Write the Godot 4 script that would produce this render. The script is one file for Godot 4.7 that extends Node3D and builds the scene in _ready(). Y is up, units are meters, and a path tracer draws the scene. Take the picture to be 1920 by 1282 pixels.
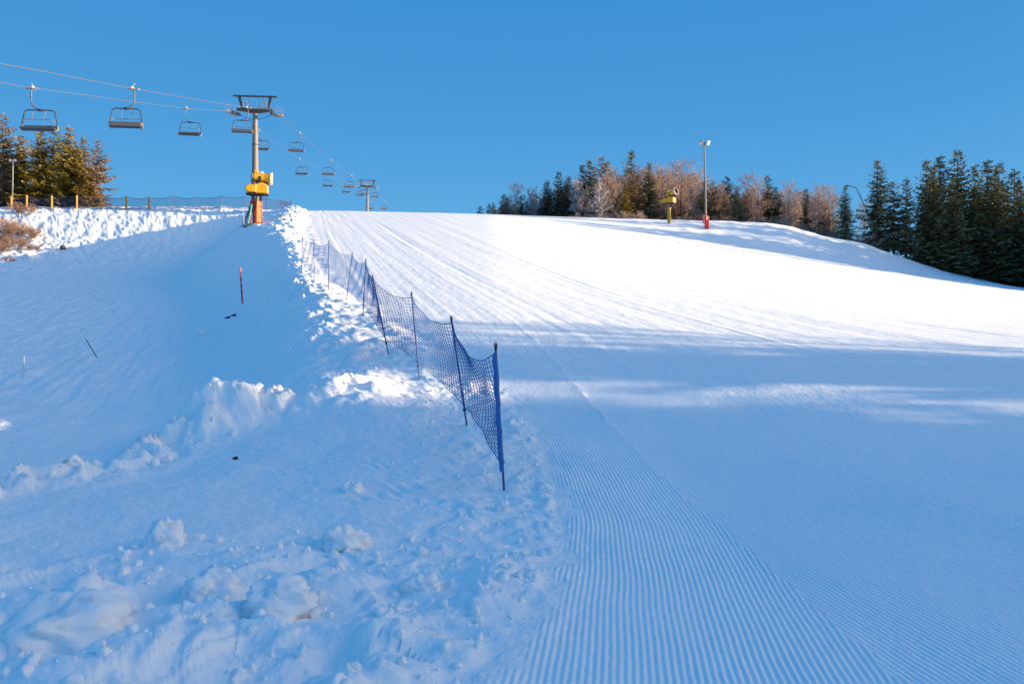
extends Node3D
# A groomed ski slope on a clear winter day. x right, y up, -z into the slope; D = -z is the distance up the slope, the eye stands at the origin.

const F := 1375.0            # focal length in pixels of the 1920 wide photograph
const SUN_UP := 8.6          # degrees above the horizon
const SUN_BACK := 6.0        # degrees behind the line that runs straight to the right

var used := {}
var rng := RandomNumberGenerator.new()
var M := {}

# ------------------------------------------------------------------ mesh building
class MB:
	var v := PackedVector3Array()
	var n := PackedVector3Array()
	var c := PackedColorArray()
	var ix := PackedInt32Array()
	var tone := Color(1, 1, 1)

	func quad(a: Vector3, b: Vector3, d: Vector3, e: Vector3, nn: Vector3) -> void:
		var k := v.size()
		v.append(a); v.append(b); v.append(d); v.append(e)
		for i in 4:
			n.append(nn); c.append(tone)
		if (b - a).cross(d - a).dot(nn) > 0:
			ix.append_array([k, k + 2, k + 1, k, k + 3, k + 2])
		else:
			ix.append_array([k, k + 1, k + 2, k, k + 2, k + 3])

	func tri(a: Vector3, b: Vector3, d: Vector3, nn: Vector3) -> void:
		var k := v.size()
		v.append(a); v.append(b); v.append(d)
		for i in 3:
			n.append(nn); c.append(tone)
		if (b - a).cross(d - a).dot(nn) > 0:
			ix.append_array([k, k + 2, k + 1])
		else:
			ix.append_array([k, k + 1, k + 2])

	# a chamfered box
	func box(t: Transform3D, s: Vector3, ch := 0.02) -> void:
		var h := s * 0.5
		ch = minf(ch, minf(h.x, minf(h.y, h.z)) * 0.8)
		var i := h - Vector3(ch, ch, ch)
		var B := t.basis
		for ax in 3:
			var b1 := (ax + 1) % 3
			var b2 := (ax + 2) % 3
			for sg in [-1.0, 1.0]:
				var p := []
				for q in [[-1, -1], [1, -1], [1, 1], [-1, 1]]:
					var w := Vector3.ZERO
					w[ax] = sg * h[ax]; w[b1] = q[0] * i[b1]; w[b2] = q[1] * i[b2]
					p.append(t * w)
				var nn := Vector3.ZERO
				nn[ax] = sg
				quad(p[0], p[1], p[2], p[3], (B * nn).normalized())
			for s1 in [-1.0, 1.0]:
				for s2 in [-1.0, 1.0]:
					var p := []
					for q in [[0, -1], [0, 1], [1, 1], [1, -1]]:
						var w := Vector3.ZERO
						w[ax] = q[1] * i[ax]
						w[b1] = s1 * (h[b1] if q[0] == 0 else i[b1])
						w[b2] = s2 * (i[b2] if q[0] == 0 else h[b2])
						p.append(t * w)
					var nn := Vector3.ZERO
					nn[b1] = s1; nn[b2] = s2
					quad(p[0], p[1], p[2], p[3], (B * nn).normalized())
		for a in [-1.0, 1.0]:
			for b in [-1.0, 1.0]:
				for d in [-1.0, 1.0]:
					tri(t * Vector3(a * h.x, b * i.y, d * i.z), t * Vector3(a * i.x, b * h.y, d * i.z), t * Vector3(a * i.x, b * i.y, d * h.z), (B * Vector3(a, b, d)).normalized())

	func bx(x: float, y: float, z: float, sx: float, sy: float, sz: float, ch := 0.02) -> void:
		box(Transform3D(Basis(), Vector3(x, y, z)), Vector3(sx, sy, sz), ch)

	# a bar of rectangular section between two points
	func bar(a: Vector3, b: Vector3, w: float, h: float, ch := 0.01) -> void:
		var d := (b - a)
		var z := d.normalized()
		var up := Vector3.UP if absf(z.y) < 0.95 else Vector3.RIGHT
		var x := up.cross(z).normalized()
		box(Transform3D(Basis(x, z.cross(x), z), (a + b) * 0.5), Vector3(w, h, d.length()), ch)

	# a tube along points, radii per point; closed = capped ends
	func tube(p: Array, r: Array, sides := 8, closed := true) -> void:
		var k0 := v.size()
		var m := p.size()
		var xa := Vector3.ZERO
		for i in m:
			var d: Vector3 = (p[mini(i + 1, m - 1)] - p[maxi(i - 1, 0)]).normalized()
			if i == 0:
				xa = (Vector3.UP if absf(d.y) < 0.9 else Vector3.RIGHT).cross(d).normalized()
			else:
				xa = (xa - d * xa.dot(d)).normalized()
			var ya := d.cross(xa)
			var rr: float = r[mini(i, r.size() - 1)]
			for s in sides:
				var a := TAU * s / sides
				var o := xa * cos(a) + ya * sin(a)
				v.append(p[i] + o * rr); n.append(o); c.append(tone)
		for i in m - 1:
			for s in sides:
				var a := k0 + i * sides + s
				var b := k0 + i * sides + (s + 1) % sides
				ix.append_array([a, a + sides, b, b, a + sides, b + sides])
		if closed:
			for e in [0, m - 1]:
				var d: Vector3 = (p[0] - p[1]).normalized() if e == 0 else (p[m - 1] - p[m - 2]).normalized()
				for s in range(1, sides - 1):
					tri(v[k0 + e * sides], v[k0 + e * sides + s], v[k0 + e * sides + s + 1], d)

	# a lathe about local y: profile of (radius, y)
	func lathe(t: Transform3D, prof: Array, sides := 20) -> void:
		for j in prof.size() - 1:
			var a: Vector2 = prof[j]
			var b: Vector2 = prof[j + 1]
			var d := (b - a).normalized()
			var k := v.size()
			for s in sides + 1:
				var g := TAU * s / sides
				var o := Vector3(cos(g), 0, sin(g))
				var nn := (t.basis * (o * d.y + Vector3(0, -d.x, 0))).normalized()
				v.append(t * (o * a.x + Vector3(0, a.y, 0))); v.append(t * (o * b.x + Vector3(0, b.y, 0)))
				n.append(nn); n.append(nn); c.append(tone); c.append(tone)
			for s in sides:
				var q := k + s * 2
				ix.append_array([q, q + 2, q + 1, q + 1, q + 2, q + 3])

	# an outline in the local xy plane, extruded along z by depth, with bevelled rims
	func slab(t: Transform3D, pts: PackedVector2Array, depth: float, bevel := 0.05) -> void:
		if Geometry2D.is_polygon_clockwise(pts):
			pts.reverse()
		var inner := Geometry2D.offset_polygon(pts, -bevel, Geometry2D.JOIN_MITER)
		var small: PackedVector2Array = inner[0] if inner.size() and inner[0].size() == pts.size() else pts
		if small != pts:
			# start both outlines at the nearest corners
			var best := 0
			for i in small.size():
				if small[i].distance_to(pts[0]) < small[best].distance_to(pts[0]):
					best = i
			var turned := PackedVector2Array()
			for i in small.size():
				turned.append(small[(best + i) % small.size()])
			small = turned
		var h := depth * 0.5
		for sg in [-1.0, 1.0]:
			var id := Geometry2D.triangulate_polygon(small)
			for k in range(0, id.size(), 3):
				var q := []
				for m in 3:
					q.append(t * Vector3(small[id[k + m]].x, small[id[k + m]].y, sg * h))
				tri(q[0], q[1], q[2], (t.basis * Vector3(0, 0, sg)).normalized())
		var m := pts.size()
		for i in m:
			var j := (i + 1) % m
			var e := pts[j] - pts[i]
			var o := Vector3(e.y, -e.x, 0).normalized()
			quad(t * Vector3(pts[i].x, pts[i].y, -h + bevel), t * Vector3(pts[j].x, pts[j].y, -h + bevel), t * Vector3(pts[j].x, pts[j].y, h - bevel), t * Vector3(pts[i].x, pts[i].y, h - bevel), (t.basis * o).normalized())
			for sg in [-1.0, 1.0]:
				quad(t * Vector3(pts[i].x, pts[i].y, sg * (h - bevel)), t * Vector3(pts[j].x, pts[j].y, sg * (h - bevel)), t * Vector3(small[j].x, small[j].y, sg * h), t * Vector3(small[i].x, small[i].y, sg * h), (t.basis * (o + Vector3(0, 0, sg))).normalized())

	func mesh() -> ArrayMesh:
		var a := []
		a.resize(Mesh.ARRAY_MAX)
		a[Mesh.ARRAY_VERTEX] = v
		a[Mesh.ARRAY_NORMAL] = n
		a[Mesh.ARRAY_COLOR] = c
		a[Mesh.ARRAY_INDEX] = ix
		var m := ArrayMesh.new()
		m.add_surface_from_arrays(Mesh.PRIMITIVE_TRIANGLES, a)
		return m

# ------------------------------------------------------------------ nodes
func numbered(called: String) -> String:
	if not used.has(called):
		used[called] = 0
		return called
	used[called] += 1
	return "%s_%03d" % [called, used[called]]

func tag(o: Node, label := "", category := "", group := "", kind := "") -> Node:
	if label: o.set_meta("label", label)
	if category: o.set_meta("category", category)
	if group: o.set_meta("group", group)
	if kind: o.set_meta("kind", kind)
	return o

func thing(called: String, label: String, category: String, at := Vector3.ZERO, turn := 0.0, group := "") -> Node3D:
	var o := Node3D.new()
	o.name = numbered(called)
	add_child(o)
	o.position = at
	o.rotation.y = turn
	tag(o, label, category, group)
	return o

func part(called: String, mb: MB, mat: Material, parent: Node) -> MeshInstance3D:
	return put(called, mb.mesh(), mat, parent)

func put(called: String, mesh: Mesh, mat: Material, parent: Node) -> MeshInstance3D:
	var o := MeshInstance3D.new()
	o.mesh = mesh
	o.material_override = mat
	var k := 0
	var nm := called
	while parent.has_node(nm):
		k += 1
		nm = "%s_%03d" % [called, k]
	o.name = nm
	parent.add_child(o, true)
	return o

func copy(src: Node3D, called: String, label: String, at: Vector3, turn := 0.0, size := 1.0, group := "") -> Node3D:
	var o: Node3D = src.duplicate()
	o.name = numbered(called)
	add_child(o)
	o.position = at
	o.rotation.y = turn
	o.scale = Vector3.ONE * size
	o.set_meta("label", label)
	if group: o.set_meta("group", group)
	return o

func mat(c: Color, rough := 0.6, metal := 0.0, spec := 0.5) -> StandardMaterial3D:
	var m := StandardMaterial3D.new()
	m.albedo_color = c.linear_to_srgb()
	m.roughness = rough
	m.metallic = metal
	m.metallic_specular = spec
	return m

func grain(m: StandardMaterial3D, freq: float, scale: float, strength: float, seed_: int, low := 0.75) -> StandardMaterial3D:
	var nz := FastNoiseLite.new()
	nz.seed = seed_
	nz.frequency = freq
	nz.fractal_octaves = 5
	var tx := NoiseTexture2D.new()
	tx.width = 512; tx.height = 512; tx.seamless = true; tx.noise = nz
	var gr := Gradient.new()
	gr.set_color(0, Color(low, low, low)); gr.set_color(1, Color(1, 1, 1))
	tx.color_ramp = gr
	m.albedo_texture = tx
	m.uv1_triplanar = true
	m.uv1_scale = Vector3.ONE * scale
	if strength > 0:
		var nt := NoiseTexture2D.new()
		nt.width = 512; nt.height = 512; nt.seamless = true; nt.noise = nz
		nt.as_normal_map = true; nt.bump_strength = 4.0
		m.normal_enabled = true; m.normal_texture = nt; m.normal_scale = strength
	return m

# ------------------------------------------------------------------ the lie of the land
func tab(t: Array, x: float) -> float:
	var m := t.size()
	if x <= t[0][0]: return t[0][1]
	if x >= t[m - 1][0]: return t[m - 1][1]
	var i := 0
	while t[i + 1][0] < x: i += 1
	var x0: float = t[i][0]
	var x1: float = t[i + 1][0]
	var y0: float = t[i][1]
	var y1: float = t[i + 1][1]
	var s := (y1 - y0) / (x1 - x0)
	var s0: float = s if i == 0 else (y1 - t[i - 1][1]) / (x1 - t[i - 1][0])
	var s1: float = s if i + 2 >= m else (t[i + 2][1] - y0) / (t[i + 2][0] - x0)
	var k := (x - x0) / (x1 - x0)
	var w := x1 - x0
	return y0 * (1 + 2 * k) * (1 - k) * (1 - k) + s0 * w * k * (1 - k) * (1 - k) + y1 * k * k * (3 - 2 * k) + s1 * w * k * k * (k - 1)

var T_Y := [[-80, -4.0], [-20, -1.9], [2, -1.74], [3.65, -1.7], [5.3, -1.67], [7.7, -1.55], [10.3, -1.18], [13, -0.64], [16, 0.0], [19, 0.6], [24, 1.55], [29, 2.5], [40, 4.85], [57, 8.7], [75, 12.7], [90, 15.9], [100, 17.9], [120, 20.9], [150, 25.0], [180, 29.0], [228, 35.0], [300, 42.0], [420, 50.0]]
var T_EDGE := [[-80, -1.5], [0, -1.0], [2, -0.6], [3.65, -0.2], [4.26, 0.06], [5.3, 0.3], [7, 0.47], [9.45, 0.36], [11.5, -0.05], [13.5, -0.72], [16, -1.8], [19, -3.1], [24, -5.1], [29, -7.2], [40, -10.8], [55, -15.4], [78, -21.8], [100, -28], [150, -40], [250, -62], [420, -95]]
var T_SEAM := [[-80, 3.0], [0, 2.1], [3.7, 1.95], [6.5, 1.84], [11, 1.3], [18, 0.2], [25, -1.5], [30, -2.9], [40, -5.7], [55, -10], [78, -16.5], [100, -22.6], [150, -34], [250, -55], [420, -85]]
var T_COMB_A := [[-80, -8.0], [2, -0.18], [3.5, 0.05], [4.5, 0.2], [5.5, 0.34], [7, 0.47], [9.45, 0.36], [11.5, -0.05], [13.5, -0.72], [16, -1.8], [19, -3.1], [24, -5.1], [29, -7.2], [40, -10.8], [55, -15.4], [78, -21.8], [100, -28], [150, -40], [250, -62], [420, -95]]
var T_COMB_B := [[-80, 16.0], [2, 2.0], [8, 0.98], [12, 0.24], [18, -1.1], [25, -2.95], [30, -4.3], [40, -7.1], [55, -11.4], [78, -17.9], [100, -24], [150, -36], [250, -56], [420, -86]]
var T_DEEP := [[-80, 0.0], [6, 0.05], [8, 0.2], [12, 0.85], [17, 1.5], [25, 2.2], [32, 2.9], [50, 4.3], [65, 5.2], [80, 5.3], [90, 4.0], [97, 1.0], [100, 0.2], [110, 0.0], [420, 0.0]]
var T_SHELF := [[-80, 2.0], [12, 2.0], [20, 1.2], [28, 0.6], [42, 0.8], [55, 3.0], [65, 4.6], [80, 4.6], [95, 3.0], [420, 3.0]]
var T_BERM := [[-80, 0.0], [18, 0.0], [30, 0.18], [45, 0.2], [70, 0.42], [90, 0.52], [98, 0.26], [110, 0.0], [420, 0]]
var T_D80 := [[-1.0, -0.6], [-0.28, 0.0], [-0.04, 0.3], [0.06, 1.15], [0.25, 3.1], [0.44, 5.2], [0.69, 8.0], [1.0, 10.5], [2.0, 15.0], [3.0, 18.0]]
var T_D95 := [[-1.0, -0.3], [-0.28, 0.0], [-0.19, 0.05], [-0.044, 0.35], [0.03, 0.6], [0.1, 0.8], [0.175, 1.04], [0.29, 1.25], [0.356, 1.6], [0.378, 1.9], [0.407, 2.7], [0.436, 3.4], [0.473, 4.0], [0.538, 6.1], [0.58, 7.4], [0.61, 8.2], [0.654, 9.1], [0.684, 9.8], [0.76, 11.1], [1.0, 13.5], [3.0, 22.0]]
var L80 := PackedFloat32Array()
var L95 := PackedFloat32Array()
var nz_fine := FastNoiseLite.new()
var nz_mid := FastNoiseLite.new()
var nz_big := FastNoiseLite.new()
var nz_cell := FastNoiseLite.new()
var nz_cellv := FastNoiseLite.new()
# what belongs to the row at distance D
var r_D := 0.0
var r_y := 0.0
var r_xe := 0.0
var r_seam := 0.0
var r_ca := 0.0
var r_cb := 0.0
var r_deep := 0.0
var r_berm := 0.0
var r_g := 0.0
var r_t := 0.0
var r_edge := 0.0
var r_sh := 0.0
var r_w := 0.0
var r_rise := 0.0
var r_cord := 0.0

func land_ready() -> void:
	for i in 900:
		var u := -1.0 + i / 200.0
		L80.append(tab(T_D80, u))
		L95.append(tab(T_D95, u))
	nz_fine.seed = 3; nz_fine.frequency = 1.0; nz_fine.fractal_octaves = 3
	nz_mid.seed = 5; nz_mid.frequency = 1.0; nz_mid.fractal_octaves = 2
	nz_big.seed = 9; nz_big.frequency = 1.0; nz_big.fractal_octaves = 2
	for z in [nz_cell, nz_cellv]:
		z.seed = 11; z.frequency = 1.0; z.noise_type = FastNoiseLite.TYPE_CELLULAR
		z.cellular_jitter = 1.0; z.fractal_type = FastNoiseLite.FRACTAL_NONE
	nz_cell.cellular_return_type = FastNoiseLite.RETURN_DISTANCE
	nz_cellv.cellular_return_type = FastNoiseLite.RETURN_CELL_VALUE

func lut(a: PackedFloat32Array, u: float) -> float:
	var f := clampf((u + 1.0) * 200.0, 0.0, 898.0)
	var i := int(f)
	return lerpf(a[i], a[i + 1], f - i)

func drop_at(u: float) -> float:
	if r_D <= 80.0:
		return lut(L80, u) * r_g
	var d := lerpf(lut(L80, u), lut(L95, u), r_t)
	if r_D > 95.0:
		var k := smoothstep(-0.25, 0.02, u)
		d += k * (r_y - 16.95 + 0.02 * (r_D - 95.0))
	return d

func row(D: float) -> void:
	r_D = D
	r_y = tab(T_Y, D)
	r_xe = tab(T_EDGE, D)
	r_seam = tab(T_SEAM, D)
	r_ca = tab(T_COMB_A, D)
	r_cb = tab(T_COMB_B, D)
	r_deep = tab(T_DEEP, D)
	r_berm = tab(T_BERM, D)
	r_g = clampf((D - 14.0) / 66.0, 0.0, 1.0)
	r_t = smoothstep(80.0, 95.0, D)
	r_edge = drop_at(r_xe / maxf(D, 10.0))
	r_sh = tab(T_SHELF, D)
	r_w = 3.5 + 0.07 * clampf(D, 0, 100)
	r_rise = 0.55 * smoothstep(92.0, 100.0, D)
	r_cord = 0.0105 * (1.0 - 0.93 * smoothstep(9.5, 21.0, D)) * (1.0 - smoothstep(30.0, 60.0, D))

# one layer of domed clods: f per metre, sharpness by r
func clods(x: float, D: float, f: float, r: float) -> float:
	var d := nz_cell.get_noise_2d(x * f, D * f) + 1.0
	if d >= r: return 0.0
	var k := 1.0 - (d / r) * (d / r)
	return k * (0.65 + 0.5 * nz_cellv.get_noise_2d(x * f, D * f)) / f

# broken slabs: flat tops with steep sides
func slabs(x: float, D: float, f: float) -> float:
	var n := nz_mid.get_noise_2d(x * f + 31.0, D * f * 1.25)
	return (smoothstep(-0.05, 0.2, n) + 0.6 * smoothstep(0.25, 0.42, n) - 0.5 * smoothstep(0.05, 0.3, -n) + 0.8 * n) / f

func seg_dist(p: Vector2, a: Vector2, b: Vector2) -> float:
	return p.distance_to(Geometry2D.get_closest_point_to_segment(p, a, b))

func left_detail(x: float, wl: float) -> float:
	var D := r_D
	var near := 1.0 - smoothstep(16.0, 30.0, D)
	var warp := nz_mid.get_noise_2d(x * 0.9, D * 0.9)
	var h := 0.045 * nz_big.get_noise_2d(x * 0.55, D * 0.55) * (1.0 + 0.02 * D)
	h += 0.012 * nz_fine.get_noise_2d(x * 3.0, D * 3.0)
	if D < 30.0:
		h += 0.0045 * nz_fine.get_noise_2d(x * 13.0, D * 13.0) + 0.007 * nz_fine.get_noise_2d(x * 5.0, D * 5.0)
	# old ski and piste machine tracks that run up the hollow
	if D > 12.0:
		var a := x * 0.93 + D * 0.36
		var b := D * 0.93 - x * 0.36
		h += smoothstep(12.0, 20.0, D) * (1.0 - 0.8 * smoothstep(55.0, 75.0, D)) * (0.055 * nz_mid.get_noise_2d(a * 1.1, b * 0.09) + 0.022 * nz_mid.get_noise_2d(a * 3.1 + 8.0, b * 0.16)) * smoothstep(1.0, 5.0, wl)
	var xw := x + 0.14 * warp
	var Dw := D + 0.14 * nz_mid.get_noise_2d(x * 0.9 + 40.0, D * 0.9)
	# clods thrown up beside the groomed edge
	if D < 14.0:
		var m := exp(-pow((wl - 0.4) / 0.95, 2.0)) * (1.0 - smoothstep(9.0, 14.0, D)) * smoothstep(0.0, 0.14, wl)
		m *= 0.55 + 0.45 * nz_mid.get_noise_2d(x * 1.3 + 9.0, D * 1.3)
		if m > 0.01:
			h += m * (0.06 * slabs(xw, Dw, 2.6) + 0.14 * clods(xw, Dw, 5.5, 0.66) + 0.09 * clods(xw + 3.0, Dw, 10.0, 0.6) + 0.015)
	# churned heap in the foreground
	if D < 6.6:
		var m := (1.0 - smoothstep(4.6, 6.3, D + 0.5 * warp)) * smoothstep(0.05, 0.6, wl)
		if m > 0.01:
			h += m * (0.045 * slabs(xw, Dw, 0.95) + 0.04 * slabs(xw + 7.0, Dw, 2.0) + 0.15 * clods(xw, Dw + 5.0, 2.8, 0.78) + 0.05 * clods(xw, Dw, 9.0, 0.6))
	# imprint of machine tracks on the shoulder
	if D > 4.5 and D < 11.0:
		var m := smoothstep(4.8, 6.0, D) * (1.0 - smoothstep(8.5, 10.5, D)) * exp(-pow((wl - 1.5) / 0.75, 2.0))
		m *= smoothstep(-0.25, 0.35, nz_mid.get_noise_2d(x * 0.8 + 21.0, D * 0.8))
		h += m * 0.028 * (0.5 + 0.5 * sin((x * 0.5 + D * 1.0 + 0.25 * warp) * TAU / 0.2))
	# ploughed band left of the shoulder, with the tall lump that catches the sun
	if D > 6.0 and D < 15.0 and x < -1.5:
		var p := Vector2(x, D)
		var e := minf(seg_dist(p, Vector2(-7.2, 6.6), Vector2(-5.6, 9.0)), minf(seg_dist(p, Vector2(-5.6, 9.0), Vector2(-4.6, 11.5)), seg_dist(p, Vector2(-4.6, 11.5), Vector2(-2.9, 12.2))))
		var m := exp(-pow((e + 0.15 * warp) / 0.55, 2.0))
		if m > 0.02:
			h += m * (0.12 + 0.14 * slabs(xw, Dw, 1.6) + 0.22 * clods(xw, Dw, 3.4, 0.66) + 0.22 * clods(xw + 2.0, Dw, 7.5, 0.62) + 0.12 * clods(xw, Dw, 15.0, 0.6))
		var q := p.distance_to(Vector2(-4.75, 11.7))
		h += 0.66 * exp(-pow(q / 0.72, 2.0)) * (1.0 + 0.5 * warp)
	# the rough rim of the ridge, out of which the sun picks crests
	if D > 12.5:
		var m := smoothstep(12.5, 14.5, D + warp) * exp(-pow((wl - 1.7) / (1.3 + 0.012 * D), 2.0)) * smoothstep(0.0, 0.35, wl)
		m *= 0.35 + 0.65 * smoothstep(-0.3, 0.3, nz_big.get_noise_2d(x * 0.3 + 5.0, D * 0.3))
		if m > 0.01:
			var far := smoothstep(20.0, 60.0, D)
			h += m * (0.10 + 0.035 * nz_fine.get_noise_2d(x * 2.4, D * 1.4) + 0.6 * lerpf(0.12 * slabs(xw, Dw, 1.7) + 0.12 * clods(xw, Dw, 4.0, 0.62) + 0.16 * clods(xw + 4.0, Dw, 9.0, 0.6), 0.16 * slabs(xw, Dw, 0.8) + 0.09 * clods(xw, Dw, 1.5, 0.62) + 0.14 * clods(xw + 4.0, Dw, 3.2, 0.6), far))
	# tumbled snow on the far bank
	if D > 62.0:
		var m := smoothstep(66.0, 84.0, D) * smoothstep(5.0, 12.0, wl) * (1.0 - smoothstep(106.0, 120.0, D))
		if m > 0.01:
			h += m * (0.13 * nz_mid.get_noise_2d(x * 0.3, D * 0.22) + 0.08 * nz_fine.get_noise_2d(x * 0.9, D * 0.9) + 0.05 * clods(xw, Dw * 0.8, 1.1, 0.62) + 0.2 * clods(xw + 9.0, Dw, 2.6, 0.6) * smoothstep(-0.1, 0.3, nz_big.get_noise_2d(x * 0.4, D * 0.3)))
	return h

func comb(v: float) -> float:
	return 0.5 + 0.5 * sin(TAU * v / 0.041)

func hh(x: float) -> float:
	var D := r_D
	var w := x - r_xe
	var u := x / maxf(D, 10.0)
	if w >= 0.0:
		var y := r_y - (drop_at(u) - r_edge)
		if D > 130.0:
			return y
		# combed snow of two passes that meet along the seam
		if r_cord > 0.0003:
			var wob := 0.010 * nz_mid.get_noise_2d(x * 0.5, D * 0.5) + 0.004 * nz_fine.get_noise_2d(x * 2.5, D * 2.5)
			var sd := x - r_seam + 0.07 * nz_fine.get_noise_2d(x * 2.0, D * 2.0)
			var a := r_cord * (0.8 + 0.35 * nz_big.get_noise_2d(x * 0.35, D * 0.35))
			var ka := smoothstep(0.0, 0.10, w + 0.22 * nz_fine.get_noise_2d(x * 1.1, D * 1.6) - 0.05)
			if sd < 0.0:
				y += a * ka * comb(x - r_ca + wob)
			else:
				y += 0.72 * a * comb(x - r_cb + wob) * (1.0 - 0.15 * smoothstep(0.3, 2.0, sd) - 0.6 * smoothstep(2.0, 6.0, sd) * smoothstep(6.0, 10.5, D))
			y += 0.006 * exp(-pow(sd / 0.06, 2.0))
			y += 0.003 * nz_fine.get_noise_2d(x * 14.0, D * 14.0) + 0.006 * nz_fine.get_noise_2d(x * 1.7, D * 0.8)
		# furrows and seams that run up the slope
		var far := smoothstep(9.0, 22.0, D) * (1.0 - smoothstep(104.0, 125.0, D)) * smoothstep(0.0, 0.5, w)
		if far > 0.0:
			var q := x - r_cb
			y += far * (0.013 * nz_mid.get_noise_2d(q * 0.9, D * 0.03) + 0.004 * nz_mid.get_noise_2d(q * 3.6, D * 0.06) + 0.0035 * nz_fine.get_noise_2d(q * 5.0, D * 0.7))
			var pass_ := fposmod(q + 0.3 * nz_big.get_noise_2d(D * 0.02, 3.0), 4.6) - 2.3
			y += far * (0.017 * exp(-pow(pass_ / 0.12, 2.0)) - 0.02 * exp(-pow((pass_ - 0.28) / 0.12, 2.0))) * (0.5 + 0.8 * nz_mid.get_noise_2d(q * 0.1, D * 0.05))
		if D > 78.0:
			y += 0.12 * smoothstep(80.0, 90.0, D) * smoothstep(0.1, 0.2, u) * nz_mid.get_noise_2d(x * 0.3, D * 0.3)
		# loose snow lies on the first centimetres of the groomed edge
		if w < 0.5 and D < 60.0:
			y += (1.0 - smoothstep(0.0, 0.5, w)) * left_detail(x, 0.0)
		elif w < 0.5:
			y += (1.0 - smoothstep(0.0, 0.5, w)) * left_detail(x, 0.0)
		return y
	var wl := -w
	var s := clampf((wl - r_sh) / r_w, 0.0, 1.0)
	var y := r_y - r_deep * s * s * (3.0 - 2.0 * s)
	y += r_berm * exp(-pow((wl - 1.6) / 1.4, 2.0)) * smoothstep(0.0, 0.8, wl)
	y += r_rise * smoothstep(3.0, 12.0, wl)
	if D < 130.0 and wl < 90.0:
		y += left_detail(x, wl)
	return y

func ground(x: float, D: float) -> float:
	row(D)
	return hh(x)

func on(x: float, D: float, up := 0.0) -> Vector3:
	return Vector3(x, ground(x, D) + up, -D)

func px(col: float, D: float) -> float:      # metres to the right of the view axis of a column, D metres away
	return (col - 960.0) / F * D

# one sheet of ground: rows of points between two borders, added to the arrays a = [vertices, normals, indices]
func sheet(a: Array, rows: PackedFloat32Array, xl: Callable, xr: Callable, cols: int, ease_ := 1.0, lower := 0.0, first_lower := 0.0) -> void:
	var nr := rows.size()
	var w := cols + 1
	var v := PackedVector3Array()
	v.resize(nr * w)
	var k := 0
	for i in nr:
		var D := rows[i]
		row(D)
		var p: float = xl.call(D)
		var q: float = xr.call(D)
		var dy := lower + (first_lower if i == 0 else 0.0)
		for j in w:
			var t := float(j) / cols
			if ease_ > 1.0: t = pow(t, ease_)
			elif ease_ < -1.0: t = 1.0 - pow(1.0 - t, -ease_)
			var x := lerpf(p, q, t)
			v[k] = Vector3(x, hh(x) - dy, -D)
			k += 1
	var n := PackedVector3Array()
	n.resize(v.size())
	for i in nr:
		for j in w:
			var q := i * w + j
			var dx := v[q + (1 if j < cols else 0)] - v[q - (1 if j > 0 else 0)]
			var dz := v[q - (w if i > 0 else 0)] - v[q + (w if i < nr - 1 else 0)]
			n[q] = dz.cross(dx).normalized()
	var ix := PackedInt32Array()
	ix.resize((nr - 1) * cols * 6)
	k = 0
	var b: int = a[0].size()
	for i in nr - 1:
		for j in cols:
			var q := b + i * w + j
			ix[k] = q; ix[k + 1] = q + w; ix[k + 2] = q + 1
			ix[k + 3] = q + 1; ix[k + 4] = q + w; ix[k + 5] = q + w + 1
			k += 6
	a[0].append_array(v)
	a[1].append_array(n)
	a[2].append_array(ix)

func lay(called: String, label: String, a: Array) -> void:
	var arr := []
	arr.resize(Mesh.ARRAY_MAX)
	arr[Mesh.ARRAY_VERTEX] = a[0]
	arr[Mesh.ARRAY_NORMAL] = a[1]
	arr[Mesh.ARRAY_INDEX] = a[2]
	var m := ArrayMesh.new()
	m.add_surface_from_arrays(Mesh.PRIMITIVE_TRIANGLES, arr)
	var o := MeshInstance3D.new()
	o.mesh = m
	o.material_override = M.snow
	o.name = numbered(called)
	add_child(o)
	tag(o, label, "", "", "structure")

func blank() -> Array:
	return [PackedVector3Array(), PackedVector3Array(), PackedInt32Array()]

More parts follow.
